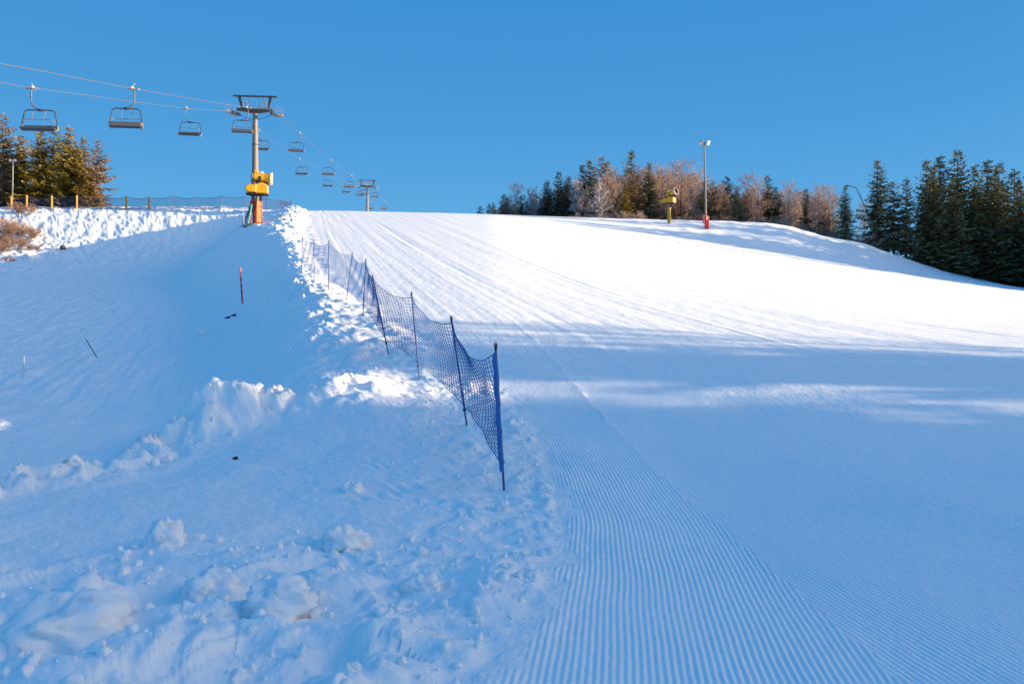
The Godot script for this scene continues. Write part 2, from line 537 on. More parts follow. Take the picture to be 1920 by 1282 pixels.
func lay_land() -> void:
	land_ready()
	var rows := PackedFloat32Array()
	for d in [-80.0, -50.0, -30.0, -18.0, -10.0, -5.0, -2.0, 0.0, 1.2]:
		rows.append(d)
	var D := 1.9
	var cut := 0
	while D < 420.0:
		if D < 17.5: cut = rows.size()
		rows.append(D)
		D += maxf(0.03, D * (0.0068 if D < 108.0 else 0.025))
	rows.append(420.0)
	var near := rows.slice(0, cut + 1)
	var far := rows.slice(cut - 2)
	var half := func(d: float) -> float: return maxf(0.78 * d, 1.9)
	var edge := func(d: float) -> float: return tab(T_EDGE, d)
	var seam := func(d: float) -> float: return tab(T_SEAM, d)
	var right := func(d: float) -> float: return maxf(maxf(0.78 * d, 1.9), tab(T_SEAM, d) + 1.5)
	var left := func(d: float) -> float: return minf(-0.78 * d, tab(T_EDGE, d) - 1.5)
	var wide_r := func(d: float) -> float: return maxf(170.0, 1.5 * half.call(d))
	var wide_l := func(d: float) -> float: return -maxf(150.0, 1.5 * half.call(d))
	var a := blank()
	sheet(a, rows, left, edge, 430)
	lay("snow_bank", "rough untouched snow falling left from the ridge beside the blue net", a)
	a = blank()
	sheet(a, near, edge, seam, 330)
	sheet(a, far, edge, seam, 110, 1.0, 0.0, 0.03)
	lay("piste", "groomed pass of combed snow along the left edge of the run", a)
	# the second pass: near strips whose points follow the combed lines, then a fan beyond
	a = blank()
	sheet(a, far, seam, right, 420, 1.0, 0.0, 0.03)
	var comb_x := func(t: float, d: float) -> float: return maxf(tab(T_COMB_B, d) + t, tab(T_SEAM, d))
	for k in 14:
		var t0 := -1.2 + k * 1.0
		var strip := PackedFloat32Array()
		for i in near.size():
			if near[i] > 0.0 and tab(T_COMB_B, near[i]) + t0 < 0.8 * near[i] and tab(T_COMB_B, near[i]) + t0 + 1.0 > tab(T_SEAM, near[i]):
				strip.append(near[i])
		if strip.size() > 1:
			sheet(a, strip, func(d: float) -> float: return comb_x.call(t0, d), func(d: float) -> float: return comb_x.call(t0 + 1.0, d), 150)
	lay("piste", "wide groomed run of combed snow right of the seam", a)
	a = blank()
	sheet(a, near, func(d: float) -> float: return maxf(0.74 * d, tab(T_SEAM, d)), wide_r, 40, 2.0, 0.03)
	sheet(a, far, right, wide_r, 30, 2.0)
	lay("snow_field", "snow field beyond the right border of the run", a)
	a = blank()
	sheet(a, rows, wide_l, left, 30, -2.0)
	lay("snow_field", "snow field left of the hollow", a)

# ------------------------------------------------------------------ trees
func spruce_parts(sd: int, ratio: float, dense: float, bare_low: float, droop: float) -> Array:
	var r := RandomNumberGenerator.new()
	r.seed = sd
	var tr := MB.new()
	var H := 10.0
	tr.tube([Vector3(0, -0.4, 0), Vector3(0.02, 3, 0.01), Vector3(-0.02, 7, 0), Vector3(0, H, 0)], [0.17, 0.13, 0.06, 0.012], 7)
	var cr := MB.new()
	var nz := FastNoiseLite.new()
	nz.seed = sd
	nz.frequency = 1.0
	var y := bare_low * H
	while y < H - 0.15:
		var t := (y - bare_low * H) / (H * (1.0 - bare_low))
		var prof := pow(1.0 - t, 0.72) * minf(1.0, 0.55 + t * 3.5)
		var nb := int(lerpf(7.5, 4.0, t))
		for b in nb:
			if r.randf() > dense: continue
			var a := TAU * (b + r.randf()) / nb
			var L := maxf(0.22, ratio * H * prof * r.randf_range(0.6, 1.15) * (1.0 + 0.65 * nz.get_noise_3d(cos(a) * 1.1, y * 0.55, sin(a) * 1.1)))
			var out := Vector3(cos(a), 0, sin(a))
			var side := Vector3(-sin(a), 0, cos(a))
			var up := lerpf(-0.15 - droop, 0.55, t)
			up += 0.35 * nz.get_noise_2d(y * 0.8, a)
			var base := Vector3(0, y + r.randf_range(-0.16, 0.16), 0)
			var bright := r.randf_range(0.7, 1.25)
			tr.tone = Color(1, 1, 1)
			if L > 0.6:
				tr.tube([base, base + out * L * 0.8 + Vector3(0, up * L * 0.5, 0)], [0.03, 0.008], 3, false)
			var steps := maxi(3, int(L / 0.15))
			for s in steps:
				var q := (s + 0.6 + r.randf() * 0.5) / steps
				# a bough hangs and lifts again at its tip
				var p := base + out * (L * q) + Vector3(0, L * (up * q - droop * 0.9 * q * (1.0 - q) + 0.12 * q * q), 0)
				for sg in [-1.0, 1.0]:
					var l := (0.20 + 0.34 * (1.0 - q * 0.6) * minf(L, 1.6) / 1.6) * r.randf_range(0.7, 1.3)
					var dir: Vector3 = (out * r.randf_range(0.35, 0.9) + side * sg * r.randf_range(0.5, 1.0) + Vector3(0, r.randf_range(-0.55, 0.1) - droop * 0.4, 0)).normalized()
					var across: Vector3 = dir.cross(Vector3.UP + out * r.randf_range(-0.6, 0.6) + side * r.randf_range(-0.5, 0.5)).normalized() * l * r.randf_range(0.22, 0.36)
					var nn: Vector3 = across.cross(dir).normalized()
					if nn.y < 0: nn = -nn
					var k := bright * r.randf_range(0.8, 1.2)
					cr.tone = Color(k, k * r.randf_range(0.92, 1.05), k * r.randf_range(0.85, 1.1))
					cr.quad(p - across * 0.5, p + dir * l * 0.55 - across, p + dir * l, p + dir * l * 0.5 + across, nn)
		y += r.randf_range(0.17, 0.30) * lerpf(1.15, 0.8, t)
	# leader
	for s in 5:
		var dir := Vector3(r.randf_range(-0.9, 0.9), 0.6, r.randf_range(-0.5, 0.5)).normalized()
		var p := Vector3(0, H - 0.1 - s * 0.08, 0)
		var ac := dir.cross(Vector3(r.randf() - 0.5, 0.1, r.randf() - 0.5)).normalized() * 0.04
		cr.quad(p - ac, p + dir * 0.15 - ac, p + dir * 0.3, p + dir * 0.15 + ac, ac.cross(dir).normalized())
	return [tr.mesh(), cr.mesh()]

func grow(r: RandomNumberGenerator, tr: MB, tw: MB, p: Vector3, d: Vector3, L: float, rad: float, depth: int, spread: float) -> void:
	var pts := [p]
	var rads := [rad]
	var q := p
	var dd := d
	var n := 3 if depth > 1 else 2
	for i in n:
		dd = (dd + Vector3(r.randf_range(-0.2, 0.2), r.randf_range(0.0, 0.16), r.randf_range(-0.2, 0.2))).normalized()
		q += dd * L / n
		pts.append(q)
		rads.append(lerpf(rad, rad * 0.5, float(i + 1) / n))
	if depth >= 3:
		tr.tube(pts, rads, 5, false)
	else:
		tw.tone = Color.WHITE * r.randf_range(0.75, 1.25)
		tw.tube(pts, rads, 3, false)
	if depth == 0:
		return
	var kids := 4 if depth > 1 else 5
	for k in kids:
		var t := r.randf_range(0.3, 1.0)
		var f := t * n
		var i := mini(int(f), n - 1)
		var at: Vector3 = pts[i].lerp(pts[i + 1], f - i)
		var side := Vector3(r.randf_range(-1, 1), r.randf_range(-0.2, 0.6), r.randf_range(-1, 1)).normalized()
		grow(r, tr, tw, at, (d + side * spread).normalized(), L * r.randf_range(0.5, 0.72), maxf(rad * 0.5, 0.007), depth - 1, spread)

func bare_parts(sd: int, spread: float, wide: float) -> Array:
	var r := RandomNumberGenerator.new()
	r.seed = sd
	var tr := MB.new()
	var tw := MB.new()
	var H := 10.0
	var spine := []
	var rads := []
	var q := Vector3(0, -0.3, 0)
	for i in 8:
		spine.append(q)
		rads.append(lerpf(0.13, 0.012, i / 7.0))
		q += Vector3(r.randf_range(-0.16, 0.16), H * 0.94 / 7.0, r.randf_range(-0.16, 0.16))
	tr.tube(spine, rads, 6, false)
	for k in 26:
		var t := pow(r.randf(), 0.8) * 0.86 + 0.12
		var f := t * 7.0
		var i := mini(int(f), 6)
		var at: Vector3 = spine[i].lerp(spine[i + 1], f - i)
		var a := r.randf() * TAU
		var d := Vector3(cos(a) * wide, r.randf_range(0.5, 1.1), sin(a) * wide).normalized()
		grow(r, tr, tw, at, d, H * 0.20 * (1.15 - t * 0.7) * r.randf_range(0.8, 1.25), 0.045 * (1.1 - t * 0.7), 3, spread)
	return [tr.mesh(), tw.mesh()]

func shrub_parts(sd: int) -> Array:
	var r := RandomNumberGenerator.new()
	r.seed = sd
	var tr := MB.new()
	var tw := MB.new()
	for k in 16:
		var a := r.randf() * TAU
		var d := Vector3(cos(a) * 0.7, r.randf_range(0.4, 1.0), sin(a) * 0.7).normalized()
		grow(r, tr, tw, Vector3(cos(a) * 0.25, -0.1, sin(a) * 0.25), d, r.randf_range(0.5, 0.85), 0.022, 3, 0.8)
	return [tr.mesh(), tw.mesh()]

const LANDMARKS := [[960, "by the tiny spruces at its left end"], [1010, "left of the dark spruce pair"], [1060, "behind the dark spruce pair"], [1100, "behind the bluish frosted tree"], [1145, "behind the white frosted tree"], [1180, "behind the small golden spruce"], [1225, "right of the tallest spruce"], [1268, "behind the yellow snow gun"], [1300, "between the snow gun and the floodlight pole"], [1350, "beside the floodlight pole"], [1400, "above the low dark spruce on the bank"], [1462, "around the spruce tip in the rusty trees"], [1525, "around the lone dark spruce"], [2000, "left of the small lone spruce"]]
var protos := {}

func proto(key: String, parts: Array, bark: Material, leaf: Material) -> void:
	var o := Node3D.new()
	put("trunk", parts[0], bark, o)
	put("crown", parts[1], leaf, o)
	protos[key] = o

func leaf_mat(c: Color, back := 0.0) -> StandardMaterial3D:
	var m := mat(c, 0.75, 0.0, 0.25)
	m.vertex_color_use_as_albedo = true
	m.cull_mode = BaseMaterial3D.CULL_DISABLED
	if back > 0:
		m.backlight_enabled = true
		m.backlight = (c * back).linear_to_srgb()
	return m

# a tree whose foot is D metres away in a column of the photograph and whose top reaches a row of it
func tree(key: String, called: String, label: String, category: String, col: float, top: float, D: float, group := "") -> Node3D:
	var x := px(col, D)
	var at := on(x, D, -0.05)
	var h := (641.0 - top) / F * D - at.y
	return tree_at(key, called, label, category, at, h, group)

func tree_at(key: String, called: String, label: String, category: String, at: Vector3, h: float, group := "") -> Node3D:
	var o := copy(protos[key], called, label, at, rng.randf() * TAU, h / 10.0, group)
	o.set_meta("category", category)
	return o

func ready_trees() -> void:
	var bark := grain(mat(Color(0.12, 0.085, 0.06), 0.9), 0.03, 1.5, 0.5, 21, 0.5)
	var pale_bark := grain(mat(Color(0.26, 0.19, 0.15), 0.9), 0.03, 1.5, 0.5, 22, 0.5)
	var green := leaf_mat(Color(0.24, 0.24, 0.13))
	var dark := leaf_mat(Color(0.15, 0.175, 0.125))
	var gold := leaf_mat(Color(0.33, 0.235, 0.04))
	var olive := leaf_mat(Color(0.25, 0.24, 0.12))
	var larch := leaf_mat(Color(0.35, 0.245, 0.145))
	var pink := leaf_mat(Color(0.45, 0.335, 0.30))
	var rust := leaf_mat(Color(0.43, 0.29, 0.23))
	var grey := leaf_mat(Color(0.27, 0.24, 0.23))
	var frost := leaf_mat(Color(0.68, 0.62, 0.62))
	var sp := [spruce_parts(101, 0.25, 1.0, 0.03, 0.28), spruce_parts(102, 0.33, 0.97, 0.02, 0.35), spruce_parts(103, 0.21, 0.92, 0.08, 0.22), spruce_parts(104, 0.28, 0.74, 0.15, 0.3)]
	for i in 4:
		proto("green%d" % i, sp[i], bark, green)
		proto("dark%d" % i, sp[i], bark, dark)
		proto("gold%d" % i, sp[i], bark, gold)
		proto("olive%d" % i, sp[i], bark, olive)
	var lp := spruce_parts(105, 0.31, 0.75, 0.03, 0.1)
	proto("larch0", lp, pale_bark, larch)
	proto("larch1", sp[3], pale_bark, larch)
	var bp := [bare_parts(201, 0.75, 0.85), bare_parts(202, 0.6, 0.65), bare_parts(203, 0.85, 1.0)]
	for i in 3:
		proto("pink%d" % i, bp[i], pale_bark, pink)
		proto("rust%d" % i, bp[i], pale_bark, rust)
		proto("grey%d" % i, bp[i], pale_bark, grey)
		proto("frost%d" % i, lp if i == 0 else bp[i], frost, frost)
	var sb := shrub_parts(301)
	proto("shrub_brown", sb, pale_bark, leaf_mat(Color(0.26, 0.165, 0.125)))
	proto("shrub_pale", sb, pale_bark, leaf_mat(Color(0.42, 0.30, 0.24)))

func plant_trees() -> void:
	ready_trees()
	rng.seed = 77
	# behind the net on the left bank
	var g := "trees behind the netting on the left bank"
	for a in [
		["larch0", "larch_tree", "tall brown bare-looking conifer cut by the left border of the photo", "conifer", 5, 212, 106],
		["gold1", "spruce_tree", "golden spruce right beside the cream lamp post", "spruce", 38, 252, 108],
		["gold1", "spruce_tree", "broad golden green spruce below the leftmost lift chair", "spruce", 76, 240, 105],
		["green0", "spruce_tree", "slim dark spruce top showing between the two broad golden spruces", "spruce", 103, 236, 112],
		["gold1", "spruce_tree", "green broad spruce, third big one from the left behind the net", "spruce", 128, 237, 105],
		["gold0", "spruce_tree", "narrow spruce between the green broad one and the brown one", "spruce", 156, 256, 107],
		["larch0", "larch_tree", "reddish brown conifer at the right end of the left tree group", "conifer", 182, 262, 104],
		["gold0", "spruce_tree", "low golden spruce at the foot of the reddish brown conifer", "spruce", 168, 315, 103],
	]:
		tree(a[0], a[1], a[2], a[3], a[4], a[5], a[6], g)
	for i in 9:
		tree(["gold1", "dark1", "larch0", "green2"][i % 4], "spruce_tree", "spruce far back in the left tree group, mostly hidden by those in front", "spruce", -40 + i * 26, 262 + (i * 37) % 50, 116 + (i * 7) % 9, g)
	# the single one and the stand at the right
	g = "dark spruces along the right border of the run"
	for a in [
		["green0", 1586, 347, 97, "small lone spruce standing free left of the bent snow lance"],
		["olive0", 1646, 299, 98, "tall narrow spruce with a golden lit top, leftmost of the right stand"],
		["green3", 1677, 338, 99, "thin spruce with see-through crown just right of the tall narrow one"],
		["green2", 1700, 333, 97, "slim spruce with a bare lower trunk at the gap in the right stand"],
		["green0", 1738, 299, 101, "dark broad spruce behind the first sunlit crown of the right stand"],
		["olive0", 1752, 309, 97, "spruce with a wide sunlit upper crown in the middle of the right stand"],
		["dark0", 1763, 291, 104, "round topped dark spruce left of the tallest one"],
		["green0", 1797, 281, 103, "tallest dark spruce of the right stand"],
		["olive0", 1788, 333, 96, "spruce with a pale yellow lit shoulder below the tallest one"],
		["green0", 1829, 308, 99, "full spruce just right of the tallest one"],
		["dark0", 1852, 299, 102, "pointed dark spruce, first of the pair near the right border"],
		["green0", 1874, 305, 100, "pointed spruce, second of the pair near the right border"],
		["olive0", 1868, 330, 97, "sunlit broad spruce in front of the pointed pair"],
		["dark2", 1903, 317, 101, "narrow spruce top next to the right border of the photo"],
		["green0", 1915, 345, 97, "dark spruce cut by the right border of the photo"],
	]:
		tree(a[0], "spruce_tree", a[4], "spruce", a[1], a[2], a[3], g)
	for i in 5:
		tree(["dark0", "green0", "dark0"][i % 3], "spruce_tree", "spruce in the dim back rows of the right stand", "spruce", 1750 + i * 40, 332 + (i * 29) % 36, 105 + (i * 5) % 9, g)
	# further spruces to the right, whose shadow lies over the bank
	for i in 44:
		var D := 75.2 if i == 0 else 77.4 + i * 0.68
		if absf(D - 83.2) < 0.7 or absf(D - 88.6) < 0.65: continue
		var x := 0.73 * D + 6.0 + (i * 5) % 3 * 5.0
		tree_at(["dark2", "green0", "dark0"][i % 3], "spruce_tree", "spruce further right in the wood that shades the bank", "spruce", on(x, D), 15.2 + (i * 7) % 6 - (4.0 if D > 94.0 else 0.0), "spruces further right in the wood")
	# the hillside wood behind the crest
	g = "trees of the wood behind the crest"
	for a in [
		["dark1", "spruce_tree", "tiny dark spruce at the left end of the hillside wood", "spruce", 900, 386, 128],
		["dark0", "spruce_tree", "second tiny spruce at the left end of the hillside wood", "spruce", 917, 382, 128],
		["dark1", "spruce_tree", "pointed dark spruce left of the tall bare crown", "spruce", 944, 364, 124],
		["grey0", "bare_tree", "bare grey tree with an open round crown above the left spruces", "bare tree", 964, 343, 126],
		["grey1", "bare_tree", "hazy grey bare tree left of the dark spruce pair", "bare tree", 998, 352, 120],
		["dark1", "spruce_tree", "dark spruce of the left pair, the shorter one", "spruce", 1026, 338, 118],
		["dark0", "spruce_tree", "dark spruce of the left pair, the taller one", "spruce", 1048, 321, 118],
		["dark1", "spruce_tree", "dark full spruce left of the frosted trees", "spruce", 1066, 330, 120],
		["frost2", "bare_tree", "bluish frosted tree in the shade left of the white one", "bare tree", 1086, 335, 113],
		["dark0", "spruce_tree", "thin spruce top above the bluish frosted tree", "spruce", 1092, 308, 122],
		["green0", "spruce_tree", "tall slim spruce above the white frosted tree", "spruce", 1106, 299, 122],
		["frost0", "bare_tree", "white frosted tree shining in front of the wood", "bare tree", 1124, 331, 104],
		["larch0", "larch_tree", "brown conifer top right above the white frosted tree", "conifer", 1128, 293, 124],
		["green0", "spruce_tree", "spruce behind the brown conifer top", "spruce", 1138, 303, 126],
		["pink2", "bare_tree", "pinkish bare tree between the white frosted tree and the tallest spruce", "bare tree", 1150, 309, 114],
		["gold0", "spruce_tree", "small golden spruce in front of the pinkish bare trees", "spruce", 1174, 344, 104],
		["green0", "spruce_tree", "tallest pointed spruce of the hillside wood", "spruce", 1184, 282, 120],
		["larch0", "larch_tree", "pale brown conifer wrapped round the foot of the tallest spruce", "conifer", 1188, 318, 112],
		["green0", "spruce_tree", "spruce right of the tallest one with a lit brown side", "spruce", 1217, 304, 114],
		["rust1", "bare_tree", "reddish bare tree behind the yellow snow gun", "bare tree", 1244, 311, 114],
		["rust0", "bare_tree", "big reddish bare tree, highest between the snow gun and the floodlight pole", "bare tree", 1279, 299, 116],
		["pink1", "bare_tree", "pinkish bare tree just left of the floodlight pole", "bare tree", 1306, 315, 116],
		["larch1", "larch_tree", "tawny conifer right of the floodlight pole", "conifer", 1336, 336, 108],
		["dark1", "spruce_tree", "small dark spruce right of the tawny conifer", "spruce", 1364, 330, 112],
		["green1", "spruce_tree", "low dark spruce at the top of the bank", "spruce", 1384, 362, 106],
		["rust0", "bare_tree", "tall rusty bare tree right of the low dark spruce", "bare tree", 1404, 326, 112],
		["rust1", "bare_tree", "rusty bare tree left of the spruce tip", "bare tree", 1424, 332, 110],
		["dark0", "spruce_tree", "spruce tip rising out of the rusty bare trees", "spruce", 1440, 328, 114],
		["dark0", "spruce_tree", "shorter spruce half hidden right of the spruce tip", "spruce", 1455, 350, 112],
		["pink1", "bare_tree", "purplish bare tree over the dip of the bank", "bare tree", 1478, 340, 112],
		["dark2", "spruce_tree", "lone dark spruce among purplish bare trees", "spruce", 1512, 353, 112],
		["pink1", "bare_tree", "pale bare tree right of the lone dark spruce", "bare tree", 1534, 348, 112],
		["pink0", "bare_tree", "pale bare tree at the right end of the wood, next to the small lone spruce", "bare tree", 1556, 346, 108],
		["grey1", "bare_tree", "grey bare tree behind the bent snow lance", "bare tree", 1622, 378, 116],
	]:
		tree(a[0], a[1], a[2], a[3], a[4], a[5], a[6], g)
	var line := [[890, 388], [960, 362], [1030, 345], [1100, 322], [1180, 312], [1280, 312], [1340, 334], [1400, 338], [1460, 346], [1560, 358]]
	for i in 110:
		var col := 925.0 + fmod(i * 97.3, 640.0)
		var top := tab(line, col) + 4.0 + (i * 17) % 26
		var left_end := col < 1075.0
		var kinds: Array = ["dark1", "grey1", "grey2", "dark0", "frost2"] if left_end else ["pink0", "rust1", "pink2", "larch0", "rust0", "pink1", "green1"]
		var k: String = kinds[i % kinds.size()]
		var by := ""
		for lm in LANDMARKS:
			if col < lm[0]:
				by = lm[1]
				break
		var spr: bool = k.begins_with("dark") or k.begins_with("green")
		if k.begins_with("larch"):
			tree(k, "larch_tree", "brown conifer in the hillside wood " + by, "conifer", col, top, 110 + (i * 11) % 24, g)
		elif spr:
			tree(k, "spruce_tree", "spruce in the hillside wood " + by, "spruce", col, top, 110 + (i * 11) % 24, g)
		else:
			tree(k, "bare_tree", "bare tree in the hillside wood " + by, "bare tree", col, top, 108 + (i * 11) % 24, g)
	# low growth along the foot of the wood
	for i in 26:
		var col := 1085.0 + i * 18.5 + rng.randf_range(-6, 6)
		var at := on(px(col, 101.0 + (i * 3) % 5), 101.0 + (i * 3) % 5, -0.1)
		var o := copy(protos["shrub_pale" if i % 3 else "shrub_brown"], "shrub", "low twiggy shrub at the foot of the hillside wood", at, rng.randf() * TAU, rng.randf_range(1.1, 2.2), "shrubs at the foot of the wood")
		o.set_meta("category", "shrub")
	for a in [[1622, 442, 98, 1.6, "pinkish shrub under the bent snow lance"], [1640, 448, 97, 1.1, "small pale shrub left of the tall narrow spruce"]]:
		var at := on(px(a[0], a[2]), a[2], -0.1)
		copy(protos["shrub_pale"], "shrub", a[4], at, 1.0, a[3]).set_meta("category", "shrub")
	# brown bushes on the left bank
	for a in [[6, 92, 2.6, "big brown bush at the left border below the netting"], [38, 91, 2.2, "brown bush, the rightmost of the bushes on the left bank"], [22, 88, 1.8, "reddish bush in front of the big brown bush"], [-14, 86, 2.2, "bush cut by the left border of the photo"], [62, 88, 0.8, "low brown tuft right of the bushes"], [16, 82, 0.6, "small dry tuft lowest on the left bank"], [42, 97, 1.8, "twiggy bush behind the netting near the lamp post"]]:
		var at := on(px(a[0], a[1]), a[1], -0.1)
		copy(protos["shrub_brown"], "bush", a[3], at, rng.randf() * TAU, a[2], "brown bushes on the left bank").set_meta("category", "bush")
	# the wood right of the near slope, out of the photo: its shadow covers the foreground
	for i in 62:
		var D := -17.0 + i * 0.5
		if absf(D - 8.9) < 1.48 or absf(D - 12.4) < 0.55: continue
		var lace := D > 11.5
		var x := 27.0 + (i * 7) % 13
		var k: String = ["pink0", "rust1", "pink2"][i % 3] if lace else ["dark1", "green1", "dark0"][i % 3]
		tree_at(k, "bare_tree" if lace else "spruce_tree", "bare tree in the wood right of the near slope" if lace else "spruce in the wood right of the near slope", "bare tree" if lace else "spruce", on(x, D), (7.5 if lace else 8.2) + (i * 5) % 3, "wood right of the near slope")
	for k in protos:
		protos[k].free()

# ------------------------------------------------------------------ chair lift
const LINE_DX := -0.084
var ROPE_R := [[20, 9.4], [37.9, 14.4], [53.8, 18.6], [84, 26.85], [95, 30.1], [97, 30.55], [99, 30.9], [113.5, 32.3], [143, 35.4], [172.5, 39.2], [202, 43.4], [226, 47.9], [228, 48.2], [230, 48.45], [261, 50.1], [300, 54.5], [340, 60]]
var ROPE_L := [[20, 10.6], [46, 16.3], [49.8, 17.25], [78.8, 25.1], [95, 29.9], [97, 30.4], [99, 30.7], [108.5, 31.3], [138, 34.4], [167.5, 38.4], [197, 43.0], [226, 47.9], [228, 48.2], [230, 48.4], [256, 49.3], [300, 54], [340, 59.5]]

func rope_x(right: bool, D: float) -> float:
	return (-23.35 if right else -28.35) + LINE_DX * D

func lift_tower(at: Vector3, label: String) -> Node3D:
	var t := thing("lift_tower", label, "lift tower", at, atan2(-LINE_DX, 1.0))
	var steel: Material = M.galv
	var dk: Material = M.dark_steel
	var m := MB.new()
	m.tube([Vector3(0, -0.6, 0), Vector3(0, 3.4, 0)], [0.52, 0.45], 24)
	m.tube([Vector3(0, 3.4, 0), Vector3(0, 12.3, 0)], [0.45, 0.29], 24)
	part("mast", m, steel, t)
	m = MB.new()
	for y in [3.4, 8.2]:
		m.tube([Vector3(0, y - 0.05, 0), Vector3(0, y + 0.05, 0)], [0.56 if y < 5 else 0.42], 24)
	part("flange", m, dk, t)
	m = MB.new()
	m.bx(0, -0.15, 0, 1.5, 0.5, 1.5, 0.05)
	part("footing", m, M.concrete, t)
	# ladder up the far side of the mast
	m = MB.new()
	for s in [-0.2, 0.2]:
		m.tube([Vector3(s, 1.0, -0.62), Vector3(s, 12.4, -0.42)], [0.025], 6)
	var y := 1.2
	while y < 12.3:
		m.tube([Vector3(-0.2, y, -0.62 + (y - 1) * 0.0175), Vector3(0.2, y, -0.62 + (y - 1) * 0.0175)], [0.015], 5)
		y += 0.32
	part("ladder", m, steel, t)
	# head: cross arm that tapers to its ends
	m = MB.new()
	m.slab(Transform3D(Basis(), Vector3(0, 12.75, 0)), PackedVector2Array([Vector2(-2.35, -0.05), Vector2(-0.55, -0.36), Vector2(0.55, -0.36), Vector2(2.35, -0.05), Vector2(2.35, 0.2), Vector2(-2.35, 0.2)]), 0.42, 0.03)
	part("cross_arm", m, dk, t)
	m = MB.new()
	m.bx(0, 14.6, 0, 5.7, 0.2, 0.24, 0.02)
	part("lifting_beam", m, dk, t)
	for s in [-1.0, 1.0]:
		m = MB.new()
		m.slab(Transform3D(Basis(), Vector3(0, 0, 0)), PackedVector2Array([Vector2(s * 2.25, 14.5), Vector2(s * 1.8, 14.5), Vector2(s * 1.62, 13.2), Vector2(s * 1.62, 12.95), Vector2(s * 1.85, 12.95), Vector2(s * 1.9, 13.3)]), 0.2, 0.02)
		part("strut", m, dk, t)
		m = MB.new()
		m.tube([Vector3(s * 0.28, 11.5, 0), Vector3(s * 1.2, 11.75, 0), Vector3(s * 2.1, 12.2, 0)], [0.035], 6)
		part("brace", m, dk, t)
		# catwalk cage
		m = MB.new()
		for z in [-0.9, 0.9]:
			for x in [0.35, 0.9, 1.45]:
				m.tube([Vector3(s * x, 12.95, z * 0.3), Vector3(s * x, 14.0, z * 0.5)], [0.022], 5)
			for yy in [13.45, 14.0]:
				m.tube([Vector3(s * 0.35, yy, z * (0.3 + (yy - 12.95) * 0.19)), Vector3(s * 1.45, yy, z * (0.3 + (yy - 12.95) * 0.19))], [0.02], 5)
		m.bx(s * 0.9, 12.99, 0, 1.3, 0.04, 0.7, 0.005)
		part("catwalk", m, steel, t)
		# hoist hanging from the beam
		m = MB.new()
		m.tube([Vector3(s * 1.25, 14.5, 0.1), Vector3(s * 1.25, 13.9, 0.1)], [0.02], 5)
		m.bx(s * 1.25, 13.8, 0.1, 0.22, 0.24, 0.2, 0.03)
		part("hoist", m, steel, t)
		# sheave train along the rope
		var tilt := Transform3D(Basis(Vector3.RIGHT, atan(0.2)), Vector3(s * 2.45, 12.5, 0))
		m = MB.new()
		m.box(tilt * Transform3D(Basis(), Vector3(-0.12, -0.12, 0)), Vector3(0.1, 0.26, 3.9), 0.02)
		m.box(tilt * Transform3D(Basis(), Vector3(0.14, -0.1, 0)), Vector3(0.05, 0.12, 3.6), 0.02)
		for z in [-1.5, -0.5, 0.5, 1.5]:
			m.box(tilt * Transform3D(Basis(), Vector3(0, -0.3, z)), Vector3(0.3, 0.14, 0.5), 0.02)
		var tr := part("sheave_train", m, dk, t)
		for k in 8:
			m = MB.new()
			var z := -1.68 + k * 0.48
			m.lathe(tilt * Transform3D(Basis(Vector3(0, 0, 1), PI / 2), Vector3(0, -0.2, z)), [Vector2(0.03, -0.07), Vector2(0.2, -0.07), Vector2(0.2, -0.03), Vector2(0.17, 0), Vector2(0.2, 0.03), Vector2(0.2, 0.07), Vector2(0.03, 0.07)], 14)
			part("sheave", m, M.rubber, tr)
		m = MB.new()
		var o: float = s * 0.55
		m.box(tilt * Transform3D(Basis(), Vector3(o, -0.32, 0)), Vector3(0.5, 0.04, 4.0), 0.01)
		for z in [-1.95, 0.0, 1.95]:
			m.tube([tilt * Vector3(o + s * 0.25, -0.3, z), tilt * Vector3(o + s * 0.25, 0.7, z)], [0.022], 5)
		for yy in [0.2, 0.7]:
			m.tube([tilt * Vector3(o + s * 0.25, yy, -1.95), tilt * Vector3(o + s * 0.25, yy, 1.95)], [0.02], 5)
		part("maintenance_step", m, steel, t)
		m = MB.new()
		m.box(tilt * Transform3D(Basis(), Vector3(o, -0.05, -2.0 * s)), Vector3(0.3, 0.16, 0.5), 0.03)
		part("rope_catcher", m, M.pale_metal, t)
	return t

